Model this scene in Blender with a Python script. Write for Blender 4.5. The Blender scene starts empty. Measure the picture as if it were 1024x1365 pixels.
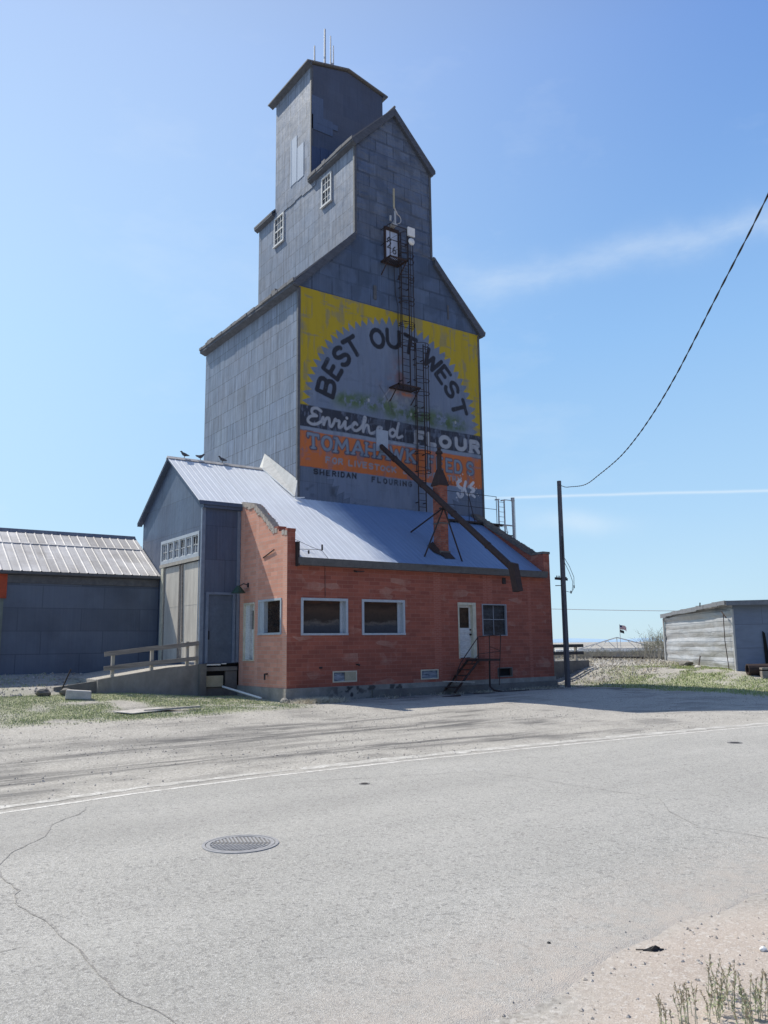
import bpy, bmesh, math, random
import numpy as np
from mathutils import Vector, noise as mnoise
random.seed(7); rng = np.random.default_rng(7)
C = bpy.context.scene.collection
sc = bpy.context.scene
PI = math.pi

# ------------------------------------------------------------------ helpers
SPLIT = {'eave_fascia','corner_trim','stringer','repair_sheet','sill_strip','coping_brick','wall_gap','vent_slot','foundation','post','wall_hook','bracket','door_stile','chimney_band','fascia','barge_board','service_wire','roof_stub','dangling_wire','leg','roof','coping','pane','shingle_edge'}
class MB:
    def __init__(s): s.v = []; s.f = []; s.m = []
    def quad(s, a, b, c, d, m=0):
        n = len(s.v); s.v += [tuple(a), tuple(b), tuple(c), tuple(d)]; s.f.append((n, n+1, n+2, n+3)); s.m.append(m)
    def poly(s, pts, m=0):
        n = len(s.v); s.v += [tuple(p) for p in pts]; s.f.append(tuple(range(n, n+len(pts)))); s.m.append(m)
    def box(s, x0, x1, y0, y1, z0, z1, m=0):
        n = len(s.v)
        s.v += [(x0,y0,z0),(x1,y0,z0),(x1,y1,z0),(x0,y1,z0),(x0,y0,z1),(x1,y0,z1),(x1,y1,z1),(x0,y1,z1)]
        for q in ((0,3,2,1),(4,5,6,7),(0,1,5,4),(1,2,6,5),(2,3,7,6),(3,0,4,7)):
            s.f.append(tuple(n+i for i in q)); s.m.append(m)
    def extr(s, pts, vec, m=0):
        """closed prism: polygon pts (3d) swept by vec"""
        n = len(s.v); k = len(pts); vec = Vector(vec)
        s.v += [tuple(p) for p in pts] + [tuple(Vector(p)+vec) for p in pts]
        s.f.append(tuple(n+i for i in range(k))); s.f.append(tuple(n+k+i for i in reversed(range(k)))); s.m += [m, m]
        for i in range(k):
            j = (i+1) % k; s.f.append((n+i, n+k+i, n+k+j, n+j)); s.m.append(m)
    def tube(s, pts, r, n=8, m=0, caps=True):
        pts = [Vector(p) for p in pts]; rs = r if isinstance(r, (list, tuple)) else [r]*len(pts)
        base = len(s.v); up = None
        for i, p in enumerate(pts):
            d = (pts[min(i+1, len(pts)-1)] - pts[max(i-1, 0)]).normalized()
            if up is None:
                a = Vector((0,0,1)) if abs(d.z) < .9 else Vector((1,0,0))
                up = d.cross(a).normalized()
            else:
                up = (up - d*up.dot(d))
                up = up.normalized() if up.length > 1e-6 else d.orthogonal().normalized()
            w = d.cross(up)
            for k in range(n):
                a = 2*PI*k/n; s.v.append(tuple(p + (up*math.cos(a) + w*math.sin(a))*rs[i]))
        for i in range(len(pts)-1):
            for k in range(n):
                a = base+i*n+k; b = base+i*n+(k+1) % n
                s.f.append((a, b, b+n, a+n)); s.m.append(m)
        if caps:
            s.f.append(tuple(base+k for k in reversed(range(n)))); s.m.append(m)
            e = base+(len(pts)-1)*n; s.f.append(tuple(e+k for k in range(n))); s.m.append(m)
    def bar(s, a, b, w, h=None, m=0):
        """rectangular bar from a to b"""
        a = Vector(a); b = Vector(b); h = h or w
        d = (b-a).normalized(); up = Vector((0,0,1)) if abs(d.z) < .95 else Vector((0,1,0))
        x = d.cross(up).normalized()*(w/2); y = d.cross(x).normalized()*(h/2)
        s.extr([a-x-y, a+x-y, a+x+y, a-x+y], b-a, m)
    def ring(s, c, r, rt, ax='z', a0=0, a1=2*PI, n=16, k=5):
        pts = []
        for i in range(n+1):
            a = a0+(a1-a0)*i/n
            if ax == 'z': pts.append((c[0]+r*math.cos(a), c[1]+r*math.sin(a), c[2]))
            elif ax == 'y': pts.append((c[0]+r*math.cos(a), c[1], c[2]+r*math.sin(a)))
            else: pts.append((c[0], c[1]+r*math.cos(a), c[2]+r*math.sin(a)))
        s.tube(pts, rt, k)
    def pieces(s):
        par = list(range(len(s.v)))
        def fd(a):
            while par[a] != a: par[a] = par[par[a]]; a = par[a]
            return a
        for f in s.f:
            for a in f[1:]: par[fd(a)] = fd(f[0])
        comp = {}
        for i, f in enumerate(s.f): comp.setdefault(fd(f[0]), []).append(i)
        gs = []
        for fl in comp.values():
            P = [s.v[a] for i in fl for a in s.f[i]]
            gs.append([fl, [min(p[k] for p in P)-.012 for k in range(3)], [max(p[k] for p in P)+.012 for k in range(3)]])
        done = False
        while not done:
            done = True
            for i in range(len(gs)):
                for j in range(i+1, len(gs)):
                    if all(gs[i][1][k] <= gs[j][2][k] and gs[j][1][k] <= gs[i][2][k] for k in range(3)):
                        gs[i] = [gs[i][0]+gs[j][0], [min(a, b) for a, b in zip(gs[i][1], gs[j][1])], [max(a, b) for a, b in zip(gs[i][2], gs[j][2])]]
                        del gs[j]; done = False; break
                if not done: break
        out = []
        for g in gs:
            m = MB(); mp = {}
            for i in sorted(g[0]):
                ff = []
                for a in s.f[i]:
                    if a not in mp: mp[a] = len(m.v); m.v.append(s.v[a])
                    ff.append(mp[a])
                m.f.append(tuple(ff)); m.m.append(s.m[i])
            out.append(m)
        return out
    def build(s, name, mats, parent=None, smooth=False, recalc=True):
        if name in SPLIT and parent is not None and not getattr(s, 'whole', False):
            ps = s.pieces()
            if len(ps) > 1:
                for p in ps: p.whole = True; o = p.build(name, mats, parent, smooth, recalc)
                return o
        me = bpy.data.meshes.new(name)
        off = Vector(parent_loc(parent)) if parent else Vector((0,0,0))
        me.from_pydata([(v[0]-off.x, v[1]-off.y, v[2]-off.z) for v in s.v], [], s.f)
        if not isinstance(mats, (list, tuple)): mats = [mats]
        for mt in mats: me.materials.append(mt)
        if len(mats) > 1: me.polygons.foreach_set('material_index', s.m)
        if recalc:
            bm = bmesh.new(); bm.from_mesh(me); bmesh.ops.recalc_face_normals(bm, faces=bm.faces); bm.to_mesh(me); bm.free()
        if smooth: me.polygons.foreach_set('use_smooth', [True]*len(me.polygons))
        me.update()
        o = bpy.data.objects.new(name, me); C.objects.link(o)
        if parent: o.parent = parent
        return o
def parent_loc(p):
    l = Vector(p.location)
    while p.parent: p = p.parent; l += Vector(p.location)
    return l
def tag(o, label=None, cat=None, group=None, kind=None):
    if label: o['label'] = label
    if cat: o['category'] = cat
    if group: o['group'] = group
    if kind: o['kind'] = kind
    return o
def thing(name, label, cat, loc, group=None):
    o = bpy.data.objects.new(name, None); C.objects.link(o); o.location = loc; o.empty_display_size = .3
    return tag(o, label, cat, group)
def struct(o): o['kind'] = 'structure'; return o
def sm(a, b, x):
    t = min(1, max(0, (x-a)/(b-a))); return t*t*(3-2*t)
def nsm(a, b, x):
    t = np.clip((x-a)/(b-a), 0, 1); return t*t*(3-2*t)

# ------------------------------------------------------------------ materials
class NT:
    def __init__(s, name):
        s.mat = bpy.data.materials.new(name); s.mat.use_nodes = True
        s.t = s.mat.node_tree; s.n = s.t.nodes; s.b = s.n['Principled BSDF']
        s.tc = s.n.new('ShaderNodeTexCoord'); s.geo = s.n.new('ShaderNodeNewGeometry')
    def L(s, a, b): s.t.links.new(a, b)
    def put(s, sock, v):
        if hasattr(v, 'is_linked') or isinstance(v, bpy.types.NodeSocket): s.L(v, sock)
        elif isinstance(v, (tuple, list)): sock.default_value = tuple(v) + ((1,) if len(v) == 3 and len(sock.default_value) == 4 else ())
        else: sock.default_value = v
    def math(s, op, a, b=0., c=0., clamp=False):
        n = s.n.new('ShaderNodeMath'); n.operation = op; n.use_clamp = clamp
        s.put(n.inputs[0], a); s.put(n.inputs[1], b); s.put(n.inputs[2], c); return n.outputs[0]
    def obj(s): return s.tc.outputs['Object']
    def mapv(s, v, scale=(1,1,1), loc=(0,0,0)):
        n = s.n.new('ShaderNodeMapping'); s.L(v, n.inputs[0]); n.inputs['Scale'].default_value = scale; n.inputs['Location'].default_value = loc; return n.outputs[0]
    def noise(s, v, scale, detail=4, rough=.55, dist=0., out='Fac'):
        n = s.n.new('ShaderNodeTexNoise'); s.L(v, n.inputs['Vector']); n.inputs['Scale'].default_value = scale
        n.inputs['Detail'].default_value = detail; n.inputs['Roughness'].default_value = rough; n.inputs['Distortion'].default_value = dist
        return n.outputs[out]
    def vor(s, v, scale, feat='F1', out='Distance'):
        n = s.n.new('ShaderNodeTexVoronoi'); n.feature = feat; s.L(v, n.inputs['Vector']); n.inputs['Scale'].default_value = scale; return n.outputs[out]
    def ramp(s, f, stops, interp='LINEAR'):
        n = s.n.new('ShaderNodeValToRGB'); s.L(f, n.inputs[0]); n.color_ramp.interpolation = interp
        e = n.color_ramp.elements
        while len(e) < len(stops): e.new(.5)
        for el, (p, c) in zip(e, stops):
            el.position = p; el.color = (c, c, c, 1) if not isinstance(c, (tuple, list)) else tuple(c)+(1,)
        return n.outputs[0]
    def rng(s, f, a, b, c=0., d=1.):
        n = s.n.new('ShaderNodeMapRange'); s.L(f, n.inputs[0])
        for i, v in enumerate((a, b, c, d)): n.inputs[1+i].default_value = v
        return n.outputs[0]
    def mix(s, f, a, b, mode='MIX'):
        n = s.n.new('ShaderNodeMix'); n.data_type = 'RGBA'; n.blend_type = mode; n.clamp_factor = True
        s.put(n.inputs[0], f); s.put(n.inputs[6], a); s.put(n.inputs[7], b); return n.outputs[2]
    def comb(s, x, y, z):
        n = s.n.new('ShaderNodeCombineXYZ'); s.put(n.inputs[0], x); s.put(n.inputs[1], y); s.put(n.inputs[2], z); return n.outputs[0]
    def sep(s, v):
        n = s.n.new('ShaderNodeSeparateXYZ'); s.L(v, n.inputs[0]); return n.outputs
    def bump(s, h, strength=.3, dist=.02, prev=None):
        n = s.n.new('ShaderNodeBump'); s.L(h, n.inputs['Height']); n.inputs['Strength'].default_value = strength; n.inputs['Distance'].default_value = dist
        if prev: s.L(prev, n.inputs['Normal'])
        return n.outputs[0]
    def attr(s, name, out='Color'):
        n = s.n.new('ShaderNodeAttribute'); n.attribute_name = name; return n.outputs[out]
    def brick(s, v, w, h, c1, c2, mortar, ms=.01, off=.5, bias=0., smooth=.1, sq=1.0):
        n = s.n.new('ShaderNodeTexBrick'); s.L(v, n.inputs['Vector']); n.offset = off
        n.inputs['Color1'].default_value = tuple(c1)+(1,); n.inputs['Color2'].default_value = tuple(c2)+(1,); n.inputs['Mortar'].default_value = tuple(mortar)+(1,)
        n.inputs['Scale'].default_value = 1; n.inputs['Mortar Size'].default_value = ms; n.inputs['Mortar Smooth'].default_value = smooth
        n.inputs['Bias'].default_value = bias; n.inputs['Brick Width'].default_value = w; n.inputs['Row Height'].default_value = h
        return n.outputs['Color'], n.outputs['Fac']
    def uv(s):
        """wall coordinates: (along the wall, height) whichever way the wall faces"""
        p = s.sep(s.obj()); nn = s.sep(s.geo.outputs['True Normal'])
        f = s.math('GREATER_THAN', s.math('ABSOLUTE', nn[0]), .7)
        u = s.math('ADD', s.math('MULTIPLY', p[1], f), s.math('MULTIPLY', p[0], s.math('SUBTRACT', 1., f)))
        return s.comb(u, p[2], s.math('MULTIPLY', f, 3.3))
    def out(s, col=None, rough=.7, metal=0., normal=None, spec=None):
        if col is not None: s.put(s.b.inputs['Base Color'], col)
        s.put(s.b.inputs['Roughness'], rough); s.put(s.b.inputs['Metallic'], metal)
        if normal is not None: s.L(normal, s.b.inputs['Normal'])
        if spec is not None: s.b.inputs['Specular IOR Level'].default_value = spec
        return s.mat

def plain(name, col, rough=.7, metal=0., var=.25, scale=6., bump=.0, stretch=(1,1,1), col2=None):
    t = NT(name); v = t.mapv(t.obj(), stretch)
    f = t.noise(v, scale, 6, .65)
    c2 = col2 or tuple(c*(1-var) for c in col); c1 = tuple(min(1, c*(1+var*.6)) for c in col) if not col2 else col
    c = t.mix(t.rng(f, .3, .7), c1, c2)
    f2 = t.noise(v, scale*7, 3)
    c = t.mix(t.rng(f2, .4, .75, 0, .35), c, tuple(x*.55 for x in col))
    nb = t.bump(f2, bump, .02) if bump else None
    return t.out(c, rough, metal, nb)

def metal_siding(name, base, w=.66, h=.757, tilt=.35, dents=0., metal=.35, streak=.35, off=.37, stain=.3, c2k=.72, seam=.42, ms=.014):
    t = NT(name); uv = t.uv()
    wob = t.noise(uv, .35, 2, out='Color')
    uvw = t.mix(.012, uv, wob, 'ADD')
    c1 = base; c2 = tuple(b*c2k for b in base)
    col, fac = t.brick(uvw, w, h, c1, c2, tuple(b*seam for b in base), ms, off, smooth=.25)
    # second layer: larger sheets of slightly different age
    col2, _ = t.brick(t.mapv(uv, (1,1,1), (.31,.0,0)), w*2.3, h*2, (1.14,1.12,1.08), (.78,.82,.90), (1,1,1), .0, .43)
    col = t.mix(.8, col, col2, 'MULTIPLY')
    st = t.noise(t.mapv(uv, (14, .55, 1)), 1., 5, .6)
    col = t.mix(t.rng(st, .38, .72, 0, streak), col, tuple(min(1, b*1.45) for b in base))
    st2 = t.noise(t.mapv(uv, (9, .35, 1), (5,3,1)), 1., 5, .6)
    col = t.mix(t.rng(st2, .45, .75, 0, streak*1.1), col, tuple(b*.5 for b in base))
    big = t.noise(uv, .45, 5, .6)
    col = t.mix(t.rng(big, .45, .75, 0, stain), col, (base[0]*.55, base[1]*.52, base[2]*.5))
    rust = t.noise(t.mapv(uv, (3, 1.2, 1), (9,1,4)), 1.3, 6, .7)
    col = t.mix(t.rng(rust, .66, .8, 0, .35), col, (.16, .1, .07))
    # nail heads / sheet buckling
    hgt = t.noise(t.mapv(uv, (1.6, 1.1, 1)), 1.1, 3, .5)
    b = t.bump(hgt, tilt, .12)
    ribs = t.noise(t.mapv(uv, (11, .12, 1)), 1., 2, .5)
    b = t.bump(ribs, .25, .03, b)
    if dents:
        dn = t.noise(t.mapv(uv, (.8,1.7,1), (2,5,1)), 1.0, 3, .6)
        b = t.bump(dn, dents, .16, b)
        _, f2 = t.brick(t.mapv(uvw, (1,1,1), (0,.05,0)), w, h, c1, c2, c1, .06, off, smooth=1.)
        dk = t.noise(t.mapv(uv, (1.1, 1.5, 1), (7,2,1)), .9, 3, .55)
        col = t.mix(t.math('MULTIPLY', f2, t.rng(dk, .44, .56, 0, .75)), col, tuple(b_*.3 for b_ in base))  # shadow dashes under the buckled sheet seams, painted into the colour
        pt = t.noise(t.mapv(uv, (1.1, .8, 1), (1,8,1)), 1.2, 2, .4)
        col = t.mix(t.rng(pt, .52, .60, 0, .5), col, tuple(b_*.5 for b_ in base))
    b = t.bump(fac, -.5, .015, b)
    return t.out(col, t.rng(big, .3, .7, .42, .62), metal, b)

def brickwork(name, c1, c2, mortar, w=.45, h=.138, small=None, soot=.25):
    t = NT(name); uv = t.uv()
    col, fac = t.brick(uv, w, h, c1, c2, mortar, .010, .5, smooth=.4)
    var, _ = t.brick(t.mapv(uv, (1,1,1), (0,0,0)), w, h, (1.08,1.08,1.07), (.90,.90,.90), (1,1,1), .0, .5)
    col = t.mix(.8, col, var, 'MULTIPLY')
    # a sprinkling of pale replaced blocks
    pv = t.vor(t.mapv(uv, (1/w, 1/h, 1)), .62, out='Color'); p0 = t.sep(pv)
    nz = t.noise(uv, .9, 4, .6)
    f = t.math('MULTIPLY', t.math('GREATER_THAN', p0[0], .82), t.rng(nz, .45, .6))
    col = t.mix(t.math('MULTIPLY', f, .38), col, (.55, .36, .28))
    n1 = t.noise(uv, 1.1, 6, .65); col = t.mix(t.rng(n1, .42, .75, 0, soot*1.6), col, (c1[0]*.42, c1[1]*.5, c1[2]*.62))
    n5 = t.noise(t.mapv(uv, (2.2,9,1), (6,2,3)), 1., 5, .7); col = t.mix(t.rng(n5, .5, .75, 0, .22), col, tuple(a*.5 for a in c1))
    n6 = t.noise(t.mapv(uv, (5,.5,1), (6,9,3)), 1., 5, .7); col = t.mix(t.rng(n6, .58, .8, 0, .35), col, (.08,.04,.035))
    n2 = t.noise(t.mapv(uv, (2,.8,1), (4,4,4)), 1.7, 6, .7); col = t.mix(t.rng(n2, .58, .8, 0, .22), col, (.55,.36,.30))
    n3 = t.noise(uv, 30, 4, .7); col = t.mix(t.rng(n3, .35, .75, 0, .35), col, tuple(a*.55 for a in c1))
    if small:
        p = t.sep(uv) # quoins of small bricks near the given stretches of the wall
        cs, fs = t.brick(uv, .205, .0665, c1, c2, mortar, .011, .5, smooth=.3)
        for (a, b_) in small:
            m = t.math('MULTIPLY', t.math('GREATER_THAN', p[0], a), t.math('LESS_THAN', p[0], b_))
            col = t.mix(t.math('MULTIPLY', m, .85), col, cs)
    b = t.bump(n3, .35, .01); b = t.bump(fac, -.7, .012, b)
    return t.out(col, .88, 0, b)

M = {}
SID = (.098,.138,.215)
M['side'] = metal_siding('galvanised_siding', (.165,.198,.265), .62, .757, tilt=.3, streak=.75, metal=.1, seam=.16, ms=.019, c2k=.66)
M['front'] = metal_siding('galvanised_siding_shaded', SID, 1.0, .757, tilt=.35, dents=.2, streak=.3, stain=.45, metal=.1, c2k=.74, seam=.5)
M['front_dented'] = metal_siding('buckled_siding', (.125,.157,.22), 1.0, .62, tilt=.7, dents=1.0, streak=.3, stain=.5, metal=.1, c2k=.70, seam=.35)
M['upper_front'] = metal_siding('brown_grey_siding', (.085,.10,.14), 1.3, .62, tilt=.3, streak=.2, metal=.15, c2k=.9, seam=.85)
M['shed_metal'] = metal_siding('blue_grey_siding', (.085,.118,.185), .9, 1.22, tilt=.3, streak=.22, metal=.2, c2k=.85, seam=.6, stain=.4)
M['wide_metal'] = metal_siding('flat_sheet_siding', (.10,.13,.185), 2.2, .82, tilt=.25, streak=.15, metal=.15, c2k=.74, seam=.55, stain=.7)
M['trim'] = plain('grey_trim', (.11,.115,.125), .6, .2, .3, 5)
M['soffit'] = plain('weathered_soffit', (.08,.092,.118), .85, 0, .35, 4, stretch=(1,1,3))
M['patch'] = plain('newer_sheet', (.33,.39,.49), .5, .1, .12, 2, stretch=(1,6,.6))
M['patch2'] = plain('newer_sheet_shaded', (.11,.145,.22), .5, .2, .15, 3, stretch=(5,1,.5))
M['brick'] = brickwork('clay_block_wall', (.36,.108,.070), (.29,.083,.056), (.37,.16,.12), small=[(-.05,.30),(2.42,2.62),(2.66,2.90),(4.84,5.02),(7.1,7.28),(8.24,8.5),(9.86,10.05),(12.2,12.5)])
M['brick_side'] = brickwork('clay_block_side', (.68,.33,.24), (.60,.27,.19), (.52,.38,.32), small=[(-.05,.30),(2.08,2.28),(3.2,3.6)], soot=.15)  # same clay blocks, paler: sunlight on this wall is mixed into the colour
M['chimney_brick'] = brickwork('chimney_brick', (.42,.125,.07), (.26,.065,.042), (.2,.15,.13), .20, .075, soot=.3)
M['concrete'] = plain('old_concrete', (.36,.34,.31), .9, 0, .35, 2.2, .4, col2=(.19,.18,.165))
M['concrete_dark'] = plain('stained_concrete', (.20,.19,.175), .9, 0, .35, 1.6, .5, col2=(.11,.10,.095))
M['mortar'] = plain('crumbling_mortar', (.52,.47,.42), .95, 0, .4, 7, .8, col2=(.36,.30,.26))
M['frame_blue'] = plain('pale_frame', (.42,.47,.52), .6, 0, .12, 4)
M['frame_cream'] = plain('cream_frame', (.66,.63,.51), .7, 0, .2, 5, col2=(.46,.44,.35))
M['white_wood'] = plain('peeling_white', (.74,.75,.74), .7, 0, .2, 7, stretch=(1,1,5), col2=(.42,.44,.46))
M['wood'] = plain('grey_wood', (.34,.31,.28), .9, 0, .35, 4, .3, stretch=(.3,3,3), col2=(.17,.15,.14))
M['wood_light'] = plain('bleached_wood', (.50,.47,.42), .9, 0, .3, 5, .3, stretch=(2,2,.4), col2=(.28,.26,.23))
M['dark_steel'] = plain('dark_rusty_steel', (.045,.035,.035), .75, .3, .4, 6)
M['rust'] = plain('rust_brown', (.055,.032,.028), .85, .0, .4, 6, .3, col2=(.03,.02,.02))
M['pipe_grey'] = plain('pipe_grey', (.48,.48,.48), .5, .3, .15, 5)
M['black'] = plain('black_rubber', (.012,.012,.013), .6, 0, .3, 20)
M['dark'] = plain('dark_interior', (.008,.008,.009), .9, 0, .3, 5)
M['green_lamp'] = plain('green_enamel', (.02,.06,.04), .4, 0, .3, 10)
M['beige'] = plain('beige_board', (.42,.38,.27), .85, 0, .2, 3)
M['white'] = plain('white_paint', (.75,.76,.75), .5, 0, .08, 6)
M['red_paint'] = plain('faded_red_paint', (.40,.07,.03), .8, 0, .3, 3)
M['stone'] = plain('pale_stone', (.5,.47,.44), .9, 0, .3, 9)

def glass_mat(name, c1, c2, scale=1.3):
    t = NT(name); f = t.noise(t.mapv(t.obj(), (.8,.8,3.2)), scale, 5, .6, .5)
    f2 = t.noise(t.obj(), 9, 5, .7)
    c = t.mix(t.rng(f, .35, .68), c1, c2); c = t.mix(t.rng(f2, .5, .8, 0, .18), c, tuple(x*1.6+.01 for x in c2))
    return t.out(c, t.rng(f2, .3, .7, .12, .4), 0, None, .18)
M['glass_brown'] = glass_mat('dusty_brown_glass', (.014,.011,.010), (.055,.032,.02))
M['glass_dark'] = glass_mat('dark_glass', (.012,.014,.018), (.05,.06,.075))
M['glass_sky'] = glass_mat('old_pane', (.06,.08,.11), (.30,.34,.40), 3.)

# sheet roof
def roof_mat(name, c, rust=.15, metal=.4, rough=.42, panel=None, dirt=.3, fade=False):
    t = NT(name); p = t.sep(t.obj())
    v = t.comb(p[0], t.math('ADD', p[1], p[2]), 0.)
    n1 = t.noise(t.mapv(v, (7,.35,1)), 1., 5, .6); n2 = t.noise(v, .7, 5, .6)
    col = t.mix(t.rng(n1, .35, .7, 0, .5), c, tuple(x*.72 for x in c))
    if panel:
        pc, _ = t.brick(v, panel[0], panel[1], (1.08,1.06,1.05), (.72,.7,.68), (.9,.9,.9), .0, .5)
        col = t.mix(.8, col, pc, 'MULTIPLY')
    col = t.mix(t.rng(n2, .4, .75, 0, dirt), col, (.22,.19,.17))
    n3 = t.noise(t.mapv(v, (12,2,1), (3,3,3)), 1., 6, .7); col = t.mix(t.rng(n3, .58, .75, 0, rust), col, (.20,.14,.1))
    if fade:   # tower's shade painted into the sheet colour on the right-hand half
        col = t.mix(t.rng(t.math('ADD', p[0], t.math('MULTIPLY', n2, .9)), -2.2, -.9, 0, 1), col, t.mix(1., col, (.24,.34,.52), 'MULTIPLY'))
    return t.out(col, rough, metal, t.bump(t.noise(v, 1.5, 3), .2, .05))
M['roof'] = roof_mat('bright_corrugated_roof', (.74,.77,.82), .05, .0, .55, dirt=.08)
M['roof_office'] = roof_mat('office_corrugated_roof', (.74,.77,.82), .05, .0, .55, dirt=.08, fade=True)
M['roof_old'] = roof_mat('stained_roof', (.66,.65,.645), .4, .1, .65, (.33,1.9), dirt=.6)
M['roof_dark'] = roof_mat('asphalt_shingle', (.16,.165,.18), .2, 0, .9)

# ------------------------------------------------------------------ terrain
ROADN = [(-60,-21.5),(-30,-15.2),(-20,-13.1),(-14,-12.05),(-10.54,-11.57),(-8.6,-11.27),(-6.66,-11.14),(-3.7,-11.18),(-.75,-11.36),(3,-11.68),(7,-12.09),(14,-13.1),(30,-16.2),(60,-23.5)]
ROADS = [(-60,-30.5),(-30,-24.4),(-20,-22.0),(-14,-20.6),(-11.0,-20.15),(-9.3,-19.85),(-8.0,-19.62),(-6.2,-19.5),(-3.7,-19.45),(0,-19.6),(7,-20.2),(14,-21.2),(30,-24.4),(60,-31.9)]
def gz(x, y):
    """ground height, numpy friendly"""
    x = np.asarray(x, float); y = np.asarray(y, float)
    z = -.3 + .3*nsm(-8.2, -.8, y)
    prof = .38*nsm(-1.0, 3.6, y) + .20*nsm(3.7, 4.5, y) + .34*nsm(4.3, 8.0, y)
    lx = .22 + .78*nsm(-.6, -4.8, x)
    z = z + prof*lx*nsm(1.0, -.6, x)
    bk = nsm(17.4, 21.5, x)*nsm(-8.5, -2.5, y)
    z = z + .50*bk - .20*nsm(12.9, 15, x)*nsm(-7.5, -1, y)*(1-bk)
    z = z + .22*nsm(18, 26, x)*nsm(2, 7, y)*nsm(34, 27, x)
    z = z + .30*nsm(3, 9, y)*nsm(-1, 3, x)*nsm(14.0, 12.5, x)
    z = z - .22*nsm(26, 60, np.hypot(x-12, y))
    # south shoulder rises a little
    z = z + .04*nsm(-.5, -2.2, y-np.interp(x, [p[0] for p in ROADS], [p[1] for p in ROADS]))
    # ruts, dips
    z = z + .03*np.sin(x*.55+1.3*np.sin(y*.4))*np.sin(y*.9+.6*np.sin(x*.3))*nsm(.7, 2.2, y-np.interp(x, [p[0] for p in ROADN], [p[1] for p in ROADN]))*nsm(60, 20, np.abs(x))
    return z
def G(x, y): return float(gz(x, y))
def yn(x, tab=ROADN):
    return np.interp(x, [p[0] for p in tab], [p[1] for p in tab])
def axis(lo, hi, step, far, grow=1.35):
    a = list(np.arange(lo, hi+1e-6, step)); s = step; l = lo; r = hi; L = []; Rr = []
    while l > -far: s *= grow; l -= s; L.append(l)
    s = step
    while r < far: s *= grow; r += s; Rr.append(r)
    return np.array(sorted(L)+a+Rr)
def vnoise(X, Y, s, seed=0):
    r = np.random.default_rng(seed); g = r.random((257, 257))
    x = X/s+1000.; y = Y/s+1000.
    xi = np.floor(x).astype(int); yi = np.floor(y).astype(int); fx = x-xi; fy = y-yi
    fx = fx*fx*(3-2*fx); fy = fy*fy*(3-2*fy)
    a = g[xi % 257, yi % 257]; b = g[(xi+1) % 257, yi % 257]; c = g[xi % 257, (yi+1) % 257]; d = g[(xi+1) % 257, (yi+1) % 257]
    return (a*(1-fx)+b*fx)*(1-fy)+(c*(1-fx)+d*fx)*fy
def fbm(X, Y, s, seed=0, o=4):
    t = 0; a = 1; n = 0
    for i in range(o): t = t+a*vnoise(X, Y, s/2**i, seed+i*11); n += a; a *= .55
    return t/n
def grass_mask(X, Y):
    n = fbm(X, Y, 1.6, 5)
    left = nsm(-9.5,-7.5,X)*nsm(.3,-1.2,X)*nsm(-2.6,-1.4,Y+.25*X*0)*nsm(4.0,3.2,Y)*nsm(.28,.5,n)
    hill = nsm(16.0,17.8,X)*nsm(-9.6,-7.6,Y+ (X-16)*.10)*nsm(5.5,0,Y)*nsm(.28,.5,n)
    strip = .5*nsm(-12,-8,X)*nsm(-3.5,-5,X)*nsm(3,5,Y)*nsm(7.4,6.6,Y)*nsm(.4,.6,n)
    return np.clip(left+hill+strip, 0, 1)
def grid_mesh(name, xs, ys, zf, mat, attrs=None, smooth=True):
    X, Y = np.meshgrid(xs, ys); Z = zf(X, Y)
    nx, ny = len(xs), len(ys)
    v = np.stack([X, Y, Z], -1).reshape(-1, 3)
    i = np.arange(nx*ny).reshape(ny, nx)
    f = np.stack([i[:-1,:-1], i[:-1,1:], i[1:,1:], i[1:,:-1]], -1).reshape(-1, 4)
    me = bpy.data.meshes.new(name); me.from_pydata(v.tolist(), [], f.tolist()); me.materials.append(mat)
    if attrs:
        for k, fn in attrs.items():
            a = me.color_attributes.new(k, 'FLOAT_COLOR', 'POINT'); c = fn(X, Y).reshape(-1, 4); a.data.foreach_set('color', c.astype(np.float32).ravel())
    if smooth: me.polygons.foreach_set('use_smooth', [True]*len(me.polygons))
    o = bpy.data.objects.new(name, me); C.objects.link(o); return o

t = NT('gravel_ground'); P = t.obj()
mk = t.sep(t.attr('mask'))      # r grass, g dirt shoulder, b tracks and painted building shade
n1 = t.noise(P, 1.3, 8, .7); n2 = t.noise(P, 22, 6, .75); vo = t.vor(P, 38, out='Color'); vs = t.sep(vo); vd = t.vor(P, 38)
ns = t.noise(t.mapv(P, (.25,2.2,1)), 1.4, 6, .65, .5)
col = t.mix(t.rng(n1, .3, .7), (.445,.42,.375), (.36,.34,.305))
col = t.mix(t.rng(vs[0], .55, 1., 0, .5), col, (.72,.69,.65))
col = t.mix(t.rng(vs[1], .7, 1., 0, .55), col, (.13,.115,.105))
col = t.mix(t.rng(n2, .35, .7, 0, .3), col, (.30,.28,.26))
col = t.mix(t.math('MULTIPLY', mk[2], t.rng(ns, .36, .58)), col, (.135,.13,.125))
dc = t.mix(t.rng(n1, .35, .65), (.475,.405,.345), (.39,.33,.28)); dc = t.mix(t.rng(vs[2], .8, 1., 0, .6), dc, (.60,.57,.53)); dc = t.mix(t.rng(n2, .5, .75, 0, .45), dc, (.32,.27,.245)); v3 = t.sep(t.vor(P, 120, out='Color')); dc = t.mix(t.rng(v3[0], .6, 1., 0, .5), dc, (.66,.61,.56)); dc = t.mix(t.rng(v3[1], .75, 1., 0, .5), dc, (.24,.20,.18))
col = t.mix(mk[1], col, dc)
gc = t.mix(t.rng(n2, .35, .65), (.24,.28,.12), (.38,.38,.25))
col = t.mix(t.math('MULTIPLY', mk[0], .78), col, gc)
hb = t.math('ADD', t.math('MULTIPLY', n2, .7), vd)
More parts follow.
